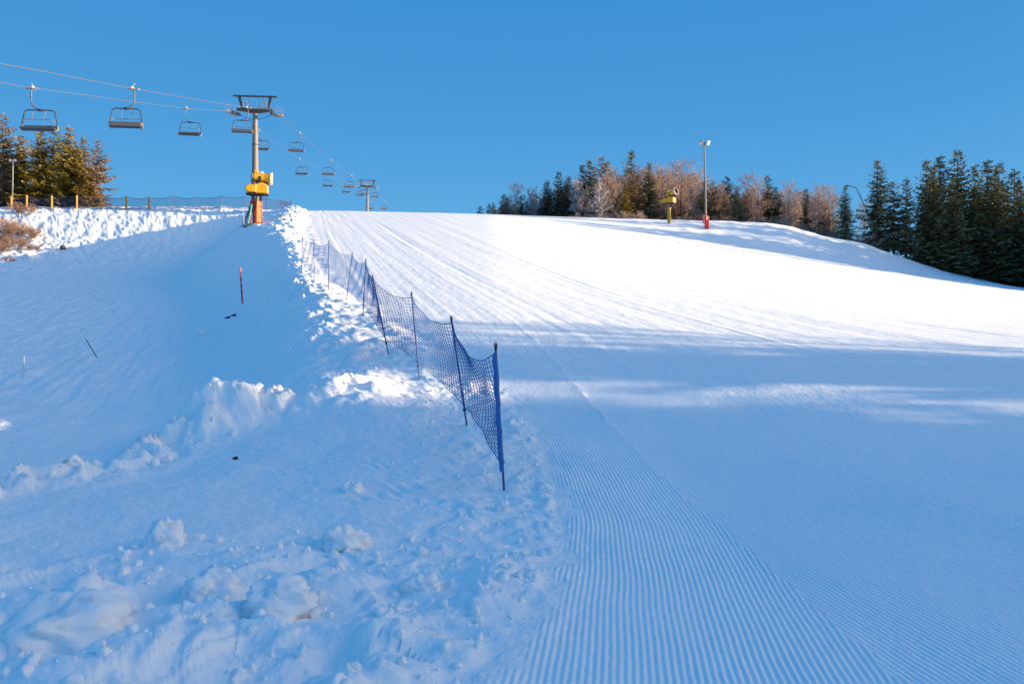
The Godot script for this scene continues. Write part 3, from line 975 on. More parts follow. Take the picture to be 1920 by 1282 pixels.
func lift_chair(label: String) -> Node3D:
	var t := thing("lift_chair", label, "lift chair", Vector3.ZERO, 0.0, "empty chairs hanging on the lift")
	var m := MB.new()
	m.bx(0, 0.02, 0, 0.16, 0.2, 0.5, 0.04)
	m.tube([Vector3(-0.3, 0.0, 0), Vector3(0.42, -0.05, 0)], [0.05], 8)
	m.tube([Vector3(0.05, 0.05, 0.1), Vector3(0.12, 0.22, 0.12), Vector3(0.2, 0.34, 0.12)], [0.045, 0.03, 0.05], 7)
	m.bx(0.42, -0.05, 0, 0.1, 0.13, 0.13, 0.02)
	part("grip", m, M.pale_metal, t)
	m = MB.new()
	m.tube([Vector3(0.1, -0.02, 0), Vector3(0.14, -0.3, 0), Vector3(0.15, -0.75, 0), Vector3(0.12, -1.05, 0), Vector3(0.03, -1.22, 0), Vector3(-0.15, -1.36, 0), Vector3(-0.32, -1.47, 0)], [0.05], 8)
	part("hanger", m, M.hanger, t)
	var cx := -0.42
	m = MB.new()
	m.bx(cx, -1.5, 0, 0.34, 0.14, 0.22, 0.03)
	part("pivot", m, M.dark_steel, t)
	m = MB.new()
	var p := []
	for s in [-1.0, 1.0]:
		var q := [Vector3(cx + s * 0.1, -1.5, 0), Vector3(cx + s * 0.75, -1.5, 0), Vector3(cx + s * 0.9, -1.54, 0), Vector3(cx + s * 0.98, -1.66, 0), Vector3(cx + s * 1.1, -2.2, 0), Vector3(cx + s * 1.16, -2.6, 0.0), Vector3(cx + s * 1.13, -2.8, -0.05)]
		m.tube(q, [0.04], 8)
	part("bail_frame", m, M.dark_steel, t)
	# seat and low back: padded slabs
	m = MB.new()
	m.box(Transform3D(Basis(Vector3.RIGHT, 0.12), Vector3(cx, -2.82, -0.12)), Vector3(2.3, 0.1, 0.55), 0.04)
	part("seat", m, M.seat, t)
	m = MB.new()
	m.box(Transform3D(Basis(Vector3.RIGHT, -0.2), Vector3(cx, -2.68, 0.17)), Vector3(2.3, 0.36, 0.07), 0.03)
	part("backrest", m, M.seat_back, t)
	m = MB.new()
	for s in [-1.0, 1.0]:
		m.tube([Vector3(cx + s * 0.45, -1.52, 0), Vector3(cx + s * 0.4, -1.8, -0.12), Vector3(cx + s * 0.38, -2.2, -0.25)], [0.02], 6)
		m.tube([Vector3(cx + s * 0.85, -2.2, -0.25), Vector3(cx + s * 1.0, -2.26, -0.2), Vector3(cx + s * 1.08, -2.4, 0)], [0.02], 6)
	m.tube([Vector3(cx - 0.87, -2.2, -0.25), Vector3(cx + 0.87, -2.2, -0.25)], [0.022], 6)
	part("restraint_bar", m, M.galv, t)
	for s in [-1.0, 1.0]:
		m = MB.new()
		m.tube([Vector3(cx + s * 1.16, -2.55, 0.05), Vector3(cx + s * 1.2, -2.82, 0.0), Vector3(cx + s * 1.14, -2.93, -0.1), Vector3(cx + s * 1.0, -2.96, -0.15)], [0.03], 7)
		part("armrest", m, M.pale_metal, t)
	return t

func chair_lift() -> void:
	var y1 := ROPE_R[5][1] as float
	var c1 := (rope_x(true, 97) + rope_x(false, 97)) / 2
	var c2 := (rope_x(true, 228) + rope_x(false, 228)) / 2
	var t1 := lift_tower(Vector3(c1, 30.5 - 12.62, -97), "grey steel lift tower behind the snow gun with padded orange post")
	var t2 := copy(t1, "lift_tower", "small distant lift tower rising from behind the crest", Vector3(c2, 48.25 - 12.62, -228), t1.rotation.y)
	for a in [t1, t2]: a.set_meta("group", "towers of the chair lift")
	for right in [true, false]:
		var m := MB.new()
		var pts := []
		var D := 20.0
		while D <= 340.0:
			pts.append(Vector3(rope_x(right, D), tab(ROPE_R if right else ROPE_L, D), -D))
			D += 2.0
		m.tube(pts, [0.022], 6, false)
		tag(part("lift_rope", m, M.rope, self), "pale steel haul rope on the tower's right sheaves, the higher one at the left border" if right else "steel haul rope on the tower's left sheaves, the lower one at the left border", "lift rope", "haul ropes of the chair lift")
	var proto_c := lift_chair("")
	var first := true
	var where_r := {53.8: "big lift chair on the upper rope, second from the left border", 84.0: "lift chair hanging right in front of the near tower's left sheaves", 113.5: "lift chair on the right rope, first one past the near tower", 143.0: "lift chair on the right rope, second one past the near tower", 172.5: "lift chair on the right rope, third one past the near tower", 202.0: "lift chair on the right rope just before the distant tower", 231.5: "tiny lift chair on the right rope just past the distant tower", 261.0: "last tiny lift chair on the right rope, over the crest"}
	var where_l := {49.8: "lift chair at the left border in front of the spruces", 78.8: "lift chair on the lower rope, third from the left border", 108.5: "lift chair half hidden behind the near tower's mast", 138.0: "lift chair on the left rope, second one past the near tower", 167.5: "lift chair on the left rope, third one past the near tower", 197.0: "lift chair on the left rope, fourth one past the near tower", 226.5: "tiny lift chair on the left rope beside the distant tower", 256.0: "tiny lift chair on the left rope low over the crest"}
	for right in [true, false]:
		var w: Dictionary = where_r if right else where_l
		for D in w:
			var at := Vector3(rope_x(right, D), tab(ROPE_R if right else ROPE_L, D), -D)
			var turn := -LINE_DX if right else PI - LINE_DX
			var o: Node3D
			if first:
				o = proto_c
				o.position = at; o.rotation.y = turn; o.set_meta("label", w[D])
				first = false
			else:
				o = copy(proto_c, "lift_chair", w[D], at, turn)
			o.rotation.z = 0.03 * sin(D * 1.7)
			o.rotation.x = 0.03 * cos(D * 2.3)

# ------------------------------------------------------------------ snow guns
func snow_gun(label: String, at: Vector3, padded: bool, turn: float, tilt: float, post: float) -> Node3D:
	var t := thing("snow_gun", label, "snow gun", at)
	var m := MB.new()
	if padded:
		m.tube([Vector3(0, -0.4, 0), Vector3(0, post + 0.55, 0)], [0.17], 14)
		part("post", m, M.galv, t)
		# four tall foam pads round the post, red and orange by turns
		for k in 4:
			m = MB.new()
			var a := PI / 4 + k * PI / 2
			var b := Basis(Vector3.UP, a)
			m.box(Transform3D(b, b * Vector3(0, post / 2, 0.27) + Vector3(0, 0.0, 0)), Vector3(0.52, post, 0.16), 0.05)
			part("pad", m, [M.orange, M.orange, M.red, M.red][k], t)
	else:
		m.tube([Vector3(0, -0.4, 0), Vector3(0, post, 0)], [0.25], 18)
		m.tube([Vector3(0, post - 0.12, 0), Vector3(0, post + 0.0, 0)], [0.31], 18)
		part("post", m, M.dull_yellow, t)
	var y := post
	if padded:
		for yy in [0.45, 1.45]:
			m = MB.new()
			for k in 4:
				var b := Basis(Vector3.UP, PI / 4 + k * PI / 2)
				m.box(Transform3D(b, b * Vector3(0, yy, 0.352)), Vector3(0.56, 0.06, 0.012), 0.004)
			part("strap", m, M.black, t)
	m = MB.new()
	m.tube([Vector3(0.2, y + 0.45, 0.3), Vector3(0.5, y + 0.1, 0.45), Vector3(0.52, y - 0.8, 0.48), Vector3(0.62, -0.05, 0.7)], [0.03], 7)
	part("cable", m, M.black, t)
	m = MB.new()
	for s in [-1.0, 1.0]:
		m.bar(Vector3(s * 0.28, y + (0.0 if padded else 0.02), 0), Vector3(s * 0.4, y + 0.65, 0.1), 0.1, 0.12)
		m.bar(Vector3(s * 0.28, y + 0.25, 0), Vector3(-s * 0.1, y + 0.05, 0), 0.07, 0.07)
	m.bx(0, y + 0.58, 0, 1.5, 0.14, 0.7, 0.03)
	m.tube([Vector3(0.5, y + 0.5, 0.3), Vector3(0.55, y + 0.2, 0.35), Vector3(0.58, y + 0.05, 0.35)], [0.04], 7)
	part("bracket", m, M.black, t)
	var head := Basis(Vector3.UP, turn)
	# the cabinet: low rounded compressor box and taller control box
	m = MB.new()
	m.slab(Transform3D(head, Vector3(0, y + 0.65, 0)), PackedVector2Array([Vector2(-0.1, 0.0), Vector2(0.86, 0.0), Vector2(0.92, 0.08), Vector2(0.92, 0.72), Vector2(0.72, 0.86), Vector2(0.4, 0.98), Vector2(0.05, 0.92), Vector2(-0.1, 0.75)]), 0.95, 0.08)
	part("control_cabinet", m, M.yellow, t)
	m = MB.new()
	var ro := PackedVector2Array()
	for k in 15:
		var a := PI / 2 + PI * k / 14.0
		ro.append(Vector2(-0.6 + 0.36 * cos(a), 0.4 + 0.34 * sin(a)))
	ro.append(Vector2(-0.06, 0.06)); ro.append(Vector2(-0.02, 0.74))
	m.slab(Transform3D(head, head * Vector3(0, 0, 0.1) + Vector3(0, y + 0.65, 0)), ro, 1.05, 0.06)
	part("compressor_cover", m, M.yellow, t)
	m = MB.new()
	m.box(Transform3D(head, Vector3(0, y + 0.61, 0)), Vector3(1.9, 0.1, 0.9), 0.03)
	part("base_tray", m, M.black, t)
	# the fan barrel
	var aim := head * Basis(Vector3(0, 0, 1), tilt - PI / 2)
	var c := head * Vector3(0.38, 0, 0) + Vector3(0, y + 2.1, 0)
	var bt := Transform3D(aim, c)
	m = MB.new()
	m.lathe(bt, [Vector2(0.34, -0.72), Vector2(0.4, -0.62), Vector2(0.41, -0.1), Vector2(0.43, 0.25), Vector2(0.5, 0.62), Vector2(0.52, 0.7)], 26)
	m.lathe(bt, [Vector2(0.5, 0.7), Vector2(0.51, 0.69)], 26)
	part("barrel", m, M.yellow, t)
	m = MB.new()
	m.lathe(bt, [Vector2(0.47, 0.86), Vector2(0.40, 0.2), Vector2(0.36, -0.5), Vector2(0.05, -0.55)], 26)
	m.lathe(bt, [Vector2(0.0, 0.28), Vector2(0.1, 0.2), Vector2(0.13, 0.0), Vector2(0.13, -0.5)], 16)
	for k in 6:
		var a := TAU * k / 6
		m.bar(bt * Vector3(cos(a) * 0.1, 0.05, sin(a) * 0.1), bt * Vector3(cos(a + 0.25) * 0.37, 0.0, sin(a + 0.25) * 0.37), 0.03, 0.12)
	part("fan", m, M.black, t)
	m = MB.new()
	m.lathe(bt, [Vector2(0.48, 0.7), Vector2(0.53, 0.7), Vector2(0.55, 0.74), Vector2(0.55, 0.86), Vector2(0.53, 0.9), Vector2(0.48, 0.9), Vector2(0.47, 0.86), Vector2(0.48, 0.7)], 26)
	part("nozzle_ring", m, M.cream, t)
	m = MB.new()
	for k in 18:
		var a := TAU * k / 18
		m.tube([bt * Vector3(cos(a) * 0.505, 0.88, sin(a) * 0.505), bt * Vector3(cos(a) * 0.495, 0.95, sin(a) * 0.495)], [0.025, 0.018], 6)
	var ring := part("nozzle", m, M.pale_metal, t)
	# the dark belly pan below the barrel
	m = MB.new()
	m.slab(Transform3D(aim * Basis(Vector3.UP, PI), c), PackedVector2Array([Vector2(-0.1 - 0.22, -0.6), Vector2(-0.5, -0.45), Vector2(-0.58, 0.5), Vector2(-0.42, 0.66), Vector2(-0.3, 0.5)]), 0.55, 0.04)
	for s in [-1.0, 1.0]:
		m.bar(head * Vector3(0.2, 0, s * 0.36) + Vector3(0, y + 1.5, 0), head * Vector3(0.25, 0, s * 0.42) + Vector3(0, y + 2.15, 0), 0.08, 0.2)
	part("belly_pan", m, M.black, t)
	m = MB.new()
	m.lathe(bt, [Vector2(0.02, -0.95), Vector2(0.3, -0.9), Vector2(0.37, -0.78), Vector2(0.37, -0.7)], 20)
	part("intake_grille", m, M.pale_metal, t)
	m = MB.new()
	var tp := bt * Vector3(-0.43, -0.55, 0)
	m.box(Transform3D(aim, bt * Vector3(-0.5, -0.5, 0)), Vector3(0.3, 0.36, 0.4), 0.06)
	part("motor_box", m, M.yellow, t)
	m = MB.new()
	m.box(Transform3D(aim, bt * Vector3(-0.47, 0.0, 0)), Vector3(0.14, 0.3, 0.24), 0.04)
	part("valve_block", m, M.cream, t)
	m = MB.new()
	m.tube([bt * Vector3(-0.55, 0.78, 0), bt * Vector3(-0.72, 0.78, 0)], [0.05, 0.03], 7)
	part("sensor", m, M.black, t)
	m = MB.new()
	m.tube([bt * Vector3(0.2, -0.6, 0.36), head * Vector3(-0.35, 0, 0.3) + Vector3(0, y + 1.75, 0), head * Vector3(-0.45, 0, 0.2) + Vector3(0, y + 1.35, 0)], [0.06], 8)
	part("hose", m, M.black, t)
	return t

func guns_and_poles() -> void:
	var at := on(px(482, 65), 65)
	snow_gun("yellow fan snow gun on a red and orange padded post before the lift tower", at, true, 0.25, -0.05, 1.95)
	# poles leaning on the pad
	for a in [[-0.48, 0.3, -1.25, 0.5, 0.05, "blue", "blue pole leaning on the padded post, the left one of two"], [-0.44, 0.38, -0.95, 0.62, 0.055, "blue", "blue pole leaning on the padded post, nearest to the green one"], [-0.36, 0.42, -0.62, 0.72, 0.075, "green", "thick green pole leaning on the padded post"]]:
		var m := MB.new()
		var foot := on(at.x + a[2], -at.z - a[3], -0.1)
		var top := at + Vector3(a[0], 1.55, a[1])
		m.tube([foot - at, top - at], [a[4]], 8)
		m.tube([top - at, top - at + (top - foot).normalized() * 0.05], [a[4] * 1.25], 8)
		var o: MeshInstance3D = part("gate_pole", m, M.net_blue if a[5] == "blue" else M.green, self)
		o.position = at
		tag(o, a[6], "pole", "poles leaning on the padded post")
	var m := MB.new()
	var foot := on(at.x - 0.42, -at.z - 0.6, -0.05)
	m.tube([foot - at, Vector3(-0.4, 1.95, 0.25)], [0.04], 8)
	m.bx(-0.38, 1.72, 0.3, 0.28, 0.5, 0.06, 0.02)
	var o: MeshInstance3D = part("marker_sign", m, M.red, self)
	o.position = at
	tag(o, "red marker board on a stick at the left of the padded post", "sign")
	m = MB.new()
	var p0 := on(px(457, 64), 64, -0.1)
	m.tube([Vector3.ZERO, Vector3(-0.05, 1.85, 0)], [0.03, 0.025], 6)
	o = part("thin_pole", m, M.pink, self)
	o.position = p0
	tag(o, "thin pinkish pole standing in the snow left of the leaning poles", "pole")
	m = MB.new()
	var b0 := on(px(456, 62.5), 62.5, 0.1)
	var b1 := on(px(474, 62.8), 62.8, 0.16)
	m.bar(Vector3.ZERO, b1 - b0, 0.3, 0.09)
	o = part("plank", m, M.dark_wood, self)
	o.position = b0
	tag(o, "dark plank lying on the snow under the leaning poles", "plank")
	# the far gun and the floodlight pole
	at = on(px(1255, 91), 91)
	snow_gun("yellow fan snow gun on a plain yellow post before the hillside wood", at, false, -0.75, 0.3, 2.3).scale = Vector3.ONE * 0.82
	at = on(px(1324, 89), 89)
	var t := thing("floodlight_pole", "tall grey floodlight pole with red padded foot at the top of the bank", "light pole", at)
	var top := (641.0 - 268.0) / F * 89.0 - at.y
	m = MB.new()
	m.tube([Vector3(0, -0.5, 0), Vector3(-0.08, top * 0.5, 0), Vector3(-0.2, top, 0)], [0.14, 0.11, 0.07], 12)
	part("pole", m, M.galv, t)
	m = MB.new()
	m.bx(0.06, 0.7, 0.2, 0.56, 1.6, 0.16, 0.05)
	part("pad", m, M.red, t)
	m = MB.new()
	m.bx(-0.3, 1.1, 0.18, 0.3, 1.0, 0.2, 0.05)
	part("pad", m, M.pink_red, t)
	m = MB.new()
	m.bx(0.06, 1.25, 0.295, 0.2, 0.5, 0.012, 0.004)
	part("notice", m, M.cream, t)
	m = MB.new()
	m.bar(Vector3(-0.65, top, 0), Vector3(0.3, top, 0), 0.08, 0.08)
	part("lamp_bracket", m, M.galv, t)
	for s in [0, 1]:
		m = MB.new()
		var b := Basis(Vector3.UP, 0.5 if s else -0.9) * Basis(Vector3.RIGHT, 0.5)
		m.box(Transform3D(b, Vector3(0.22 if s else -0.6, top - 0.05, 0.12)), Vector3(0.5, 0.55, 0.24), 0.06)
		var l := part("floodlight", m, M.cream if s else M.dark_steel, t)
		m = MB.new()
		m.box(Transform3D(b, Vector3(0.22 if s else -0.6, top - 0.05, 0.12) + b * Vector3(0, 0, 0.125)), Vector3(0.4, 0.44, 0.02), 0.005)
		part("lens", m, M.lens, l)
	# cream lamp post in front of the left trees
	at = on(px(22, 101), 101)
	t = thing("lamp_post", "slim cream lamp post before the golden spruces at the left", "lamp post", at)
	top = (641.0 - 300.0) / F * 101.0 - at.y
	m = MB.new()
	m.tube([Vector3(0, -0.4, 0), Vector3(0.12, top, 0)], [0.1, 0.07], 10)
	part("pole", m, M.cream_pole, t)
	m = MB.new()
	m.bar(Vector3(-0.3, top, 0), Vector3(0.55, top, 0), 0.07, 0.07)
	part("lamp_bracket", m, M.cream_pole, t)
	for s in [-1.0, 1.0]:
		m = MB.new()
		m.box(Transform3D(Basis(Vector3.RIGHT, 0.5), Vector3(0.12 + s * 0.32, top - 0.05, 0.1)), Vector3(0.34, 0.3, 0.2), 0.05)
		part("floodlight", m, M.cream, t)
	# bent snow lance
	at = on(px(1646, 96.5), 96.5)
	t = thing("snow_lance", "bent dark snow lance sticking out left of the tall narrow spruce", "snow lance", at)
	m = MB.new()
	var q := func(c: float, r: float) -> Vector3: return Vector3(px(c, 96.5), (641.0 - r) / F * 96.5, -96.5) - at
	m.tube([Vector3(0, -0.3, 0), q.call(1628, 398), q.call(1607, 354), q.call(1604, 351), q.call(1590, 348)], [0.08, 0.07, 0.06, 0.06, 0.06], 9)
	part("pipe", m, M.teal, t)
	m = MB.new()
	m.box(Transform3D(Basis(), q.call(1626, 396)), Vector3(0.3, 0.45, 0.25), 0.05)
	part("valve_box", m, M.dark_steel, t)
	m = MB.new()
	m.tube([q.call(1592, 348.3), q.call(1588, 347.6)], [0.09], 9)
	part("nozzle_head", m, M.dark_steel, t)

# ------------------------------------------------------------------ nets
# a net between two posts: bl, tl = its corners at the first post, br, tr at the second
func net(bl: Vector3, tl: Vector3, br: Vector3, tr: Vector3, sag: float, cell: float, wide: float, rad: float, bulge: float, rim: float) -> MB:
	var m := MB.new()
	var L := (br - bl).length()
	var nv := maxi(4, int(L / wide))
	var nh := maxi(4, int((tl - bl).length() / cell))
	var out := (br - bl).cross(Vector3.UP).normalized()
	var at := func(s: float, t: float) -> Vector3:
		var lo := bl.lerp(br, s)
		var hi := tl.lerp(tr, s)
		var arc := 4.0 * s * (1.0 - s)
		lo.y += 0.25 * sag * arc
		hi.y -= sag * arc
		var p := lo.lerp(hi, t)
		return p + out * (bulge * arc * sin(PI * t) + 0.012 * sin(s * 17.0 + t * 9.0))
	for i in nh + 1:
		var t := float(i) / nh
		var p := []
		var seg := mini(nv, 22)
		for k in seg + 1:
			p.append(at.call(float(k) / seg, t))
		m.tube(p, [rim if i == nh or i == 0 else rad], 4 if i == nh else 3, false)
	for j in nv + 1:
		var s := float(j) / nv
		var p := []
		for k in 9:
			p.append(at.call(s, k / 8.0))
		m.tube(p, [rad], 3, false)
	return m

func near_net() -> void:
	# [distance, column of the foot, lean of the top in metres, height]
	var posts := [[7.7, 945, -0.09, 1.52], [10.3, 875, -0.22, 1.5], [13, 786, -0.14, 1.5], [14.6, 728, -0.32, 1.55], [19, 680, 0.08, 1.48], [22, 649, 0.18, 1.42], [24.2, 616, 0.0, 1.6], [26.6, 589, -0.02, 1.55], [29, 565, 0.02, 1.45]]
	var base := on(px(945, 7.7), 7.7)
	var t := thing("safety_net_fence", "blue netting fence on thin dark blue posts along the groomed edge", "net fence", base)
	var feet := []
	var tops := []
	for a in posts:
		var f := on(px(a[1], a[0]), a[0]) - base
		feet.append(f)
		tops.append(f + Vector3(a[2], a[3], 0))
	for i in posts.size():
		var m := MB.new()
		var d: Vector3 = (tops[i] - feet[i]).normalized()
		m.tube([feet[i] - d * 0.25, tops[i]], [0.0125], 8)
		var po := part("post", m, M.post_blue, t)
		m = MB.new()
		var h: Vector3 = tops[i]
		m.tube([h - d * 0.05, h + d * 0.015], [0.0145], 8)
		if i < 3: m.tube([h - d * 0.03 + Vector3(0.012, 0, 0), h + d * 0.025 + Vector3(0.016, 0, 0.005), h + d * 0.035, h + d * 0.01 + Vector3(-0.014, 0, 0)], [0.006], 6)
		part("hook", m, M.black, po)
		m = MB.new()
		var c: Vector3 = feet[i] + d * (0.2 if i else 0.28)
		m.tube([c, c + d * 0.03], [0.024], 8)
		part("clip", m, M.black, po)
	for i in posts.size() - 1:
		var d0: Vector3 = (tops[i] - feet[i]).normalized()
		var d1: Vector3 = (tops[i + 1] - feet[i + 1]).normalized()
		var lo0 := 0.22
		var m := net(feet[i] + d0 * (0.2 if i == 0 else 0.27), tops[i] - d0 * 0.07, feet[i + 1] + d1 * 0.27, tops[i + 1] - d1 * 0.06, [0.27, 0.17, 0.14, 0.08, 0.12, 0.14, 0.12, 0.1][i], 0.056, [0.15, 0.14, 0.135, 0.30, 0.17, 0.15, 0.15, 0.15][i], 0.0048 if i < 3 else 0.0068, [0.10, 0.06, 0.05, 0.04, 0.03, 0.03, 0.03, 0.02][i], 0.007)
		part("net", m, M.net_blue, t)
	# the end of the net is rolled round the first post
	var m := MB.new()
	var d: Vector3 = (tops[0] - feet[0]).normalized()
	var rl := []
	var rr := []
	for k in 13:
		rl.append(feet[0] + d * (0.2 + k * 0.104) + Vector3(-0.012 + 0.006 * sin(k * 2.1), 0, 0.01))
		rr.append((0.024 + 0.008 * k / 12.0 + 0.004 * sin(k * 1.7)) if k < 12 else 0.012)
	m.tube(rl, rr, 10)
	part("net_roll", m, M.net_blue, t)
	# red and black marker stake
	var at := on(px(454, 32), 32)
	t = thing("marker_stake", "red and black banded marker stake leaning in the shaded hollow", "marker stake", at)
	var up := Vector3(-0.09, 1.5, 0).normalized()
	for k in 11:
		m = MB.new()
		var b0 := k * 0.14 + (0.0 if k % 2 == 0 else 0.04)
		var b1 := b0 + (0.179 if k % 2 == 0 else 0.099)
		m.tube([up * (b0 - (0.2 if k == 0 else 0.0)), up * b1], [0.036], 10)
		part("band", m, M.stake_red if k % 2 == 0 else M.black, t)
	# sticks and dark bits in the hollow
	at = on(px(184, 24), 24)
	m = MB.new()
	m.tube([Vector3(0.02, -0.1, 0), Vector3(-0.42, 0.62, 0)], [0.014, 0.012], 6)
	var o := part("thin_stick", m, M.dark_steel, self)
	o.position = at
	tag(o, "thin dark stick leaning left out of the shaded snow", "stick")
	at = on(px(42, 20), 20)
	m = MB.new()
	m.tube([Vector3(0, -0.1, 0), Vector3(0.03, 0.6, 0)], [0.025, 0.02], 6)
	o = part("snowed_stake", m, M.frost, self)
	o.position = at
	tag(o, "frosted stake standing upright near the left border", "stake")
	for a in [[428, 30.2, 0.34, 0.4, "dark branch poking from the snow beside the marker stake"], [438, 29.4, 0.28, -0.3, "second dark branch below the marker stake"]]:
		at = on(px(a[0], a[1]), a[1])
		m = MB.new()
		m.tube([Vector3(-a[2] / 2, 0.06, -0.1), Vector3(0, 0.09, 0), Vector3(a[2] / 2, 0.02, a[3] * 0.3)], [0.03, 0.05, 0.02], 6)
		m.tube([Vector3(0, 0.07, 0), Vector3(0.12, 0.16, 0.1)], [0.03, 0.01], 5)
		o = part("dark_branch", m, M.dark_wood, self)
		o.position = at
		tag(o, a[4], "branch")
	at = on(px(117, 88), 88, 0.2)
	o = part("boulder", rock(7, 0.34), M.rock, self)
	o.position = at
	tag(o, "small brown boulder on the sunlit rim of the left bank", "boulder")
	at = on(px(441, 9.4), 9.4, 0.012)
	o = part("bark_chip", rock(9, 0.032), M.dark_wood, self)
	o.position = at
	tag(o, "tiny dark chip of bark on the ploughed snow", "bark chip")

func rock(sd: int, r: float, flat := 0.75, rows := 24) -> MB:
	var m := MB.new()
	var nz := FastNoiseLite.new()
	nz.seed = sd
	nz.frequency = 0.9
	var cols := rows * 3 / 2
	for i in rows + 1:
		for j in cols:
			var a := PI * i / rows
			var b := TAU * j / cols
			var d := Vector3(sin(a) * cos(b), cos(a), sin(a) * sin(b))
			var q := r * (1.0 + 0.5 * nz.get_noise_3dv(d * 1.2) + 0.14 * nz.get_noise_3dv(d * 3.5 + Vector3(5, 0, 0)))
			m.v.append(Vector3(d.x * q, d.y * q * flat, d.z * q)); m.n.append(d); m.c.append(Color(1, 1, 1))
	var acc := PackedVector3Array()
	acc.resize(m.v.size())
	for i in rows:
		for j in cols:
			var a := i * cols + j
			var b := i * cols + (j + 1) % cols
			for t in [[a, b, a + cols], [b, b + cols, a + cols]]:
				m.ix.append_array(t)
				var nn: Vector3 = -(m.v[t[1]] - m.v[t[0]]).cross(m.v[t[2]] - m.v[t[0]])
				for q in t: acc[q] += nn
	for i in acc.size():
		m.n[i] = acc[i].normalized() if acc[i].length() > 1e-12 else m.n[i]
	return m

# a broken piece of hard snow: a convex block with worn corners
func chunk(sd: int) -> MB:
	var r := RandomNumberGenerator.new()
	r.seed = sd
	var pl := []
	for k in 11:
		pl.append([Vector3(r.randfn(0, 1), r.randfn(0, 1), r.randfn(0, 1)).normalized(), r.randf_range(0.62, 1.0)])
	var m := rock(sd, 1.0, 1.0, 12)
	for i in m.v.size():
		var d := m.v[i].normalized()
		var q := 1.15
		for p in pl:
			var c: float = d.dot(p[0])
			if c > 0.05: q = minf(q, p[1] / c)
		m.v[i] = d * q * (1.0 + 0.04 * sin(d.x * 21.0) * sin(d.z * 17.0 + d.y * 13.0))
	var acc := PackedVector3Array()
	acc.resize(m.v.size())
	for k in range(0, m.ix.size(), 3):
		var nn := -(m.v[m.ix[k + 1]] - m.v[m.ix[k]]).cross(m.v[m.ix[k + 2]] - m.v[m.ix[k]])
		for e in 3: acc[m.ix[k + e]] += nn
	for i in acc.size():
		if acc[i].length() > 1e-12: m.n[i] = acc[i].normalized()
	return m

func far_net() -> void:
	var g := on(px(285, 99.5), 99.5)
	var t := thing("bank_net_fence", "dark blue netting on yellow and dark posts along the top of the left bank", "net fence", g)
	# [column, distance, yellow?]
	var posts := [[20, 99, 1], [49, 99, 1], [96, 99, 1], [143, 99, 1], [189, 99, 1], [236, 99, 1], [279, 99, 1], [324, 99, 0], [369, 99, 0], [414, 99, 0], [458, 100, 0], [500, 102, 0], [526, 106, 0], [536, 110, 0], [545, 114, 0]]
	var prev = null
	for a in posts:
		var f := on(px(a[0], a[1]), a[1]) - g
		var h := 1.75
		var m := MB.new()
		if a[2]:
			m.tube([f - Vector3(0, 0.3, 0), f + Vector3(0, 1.76, 0), f + Vector3(0, 1.8, 0)], [0.13, 0.13, 0.1], 14)
			part("padded_post", m, M.ochre, t)
		else:
			m.tube([f - Vector3(0, 0.3, 0), f + Vector3(-0.1, h + 0.1, 0)], [0.05], 8)
			part("post", m, M.post_blue, t)
		if prev != null:
			var z := Vector3(0, 0, -0.18)
			part("net", net(prev + z + Vector3(0, 0.1, 0), prev + z + Vector3(0, h - 0.05, 0), f + z + Vector3(0, 0.1, 0), f + z + Vector3(0, h - 0.05, 0), 0.2, 0.11, 0.12, 0.010, 0.08, 0.03), M.far_net, t)
		prev = f

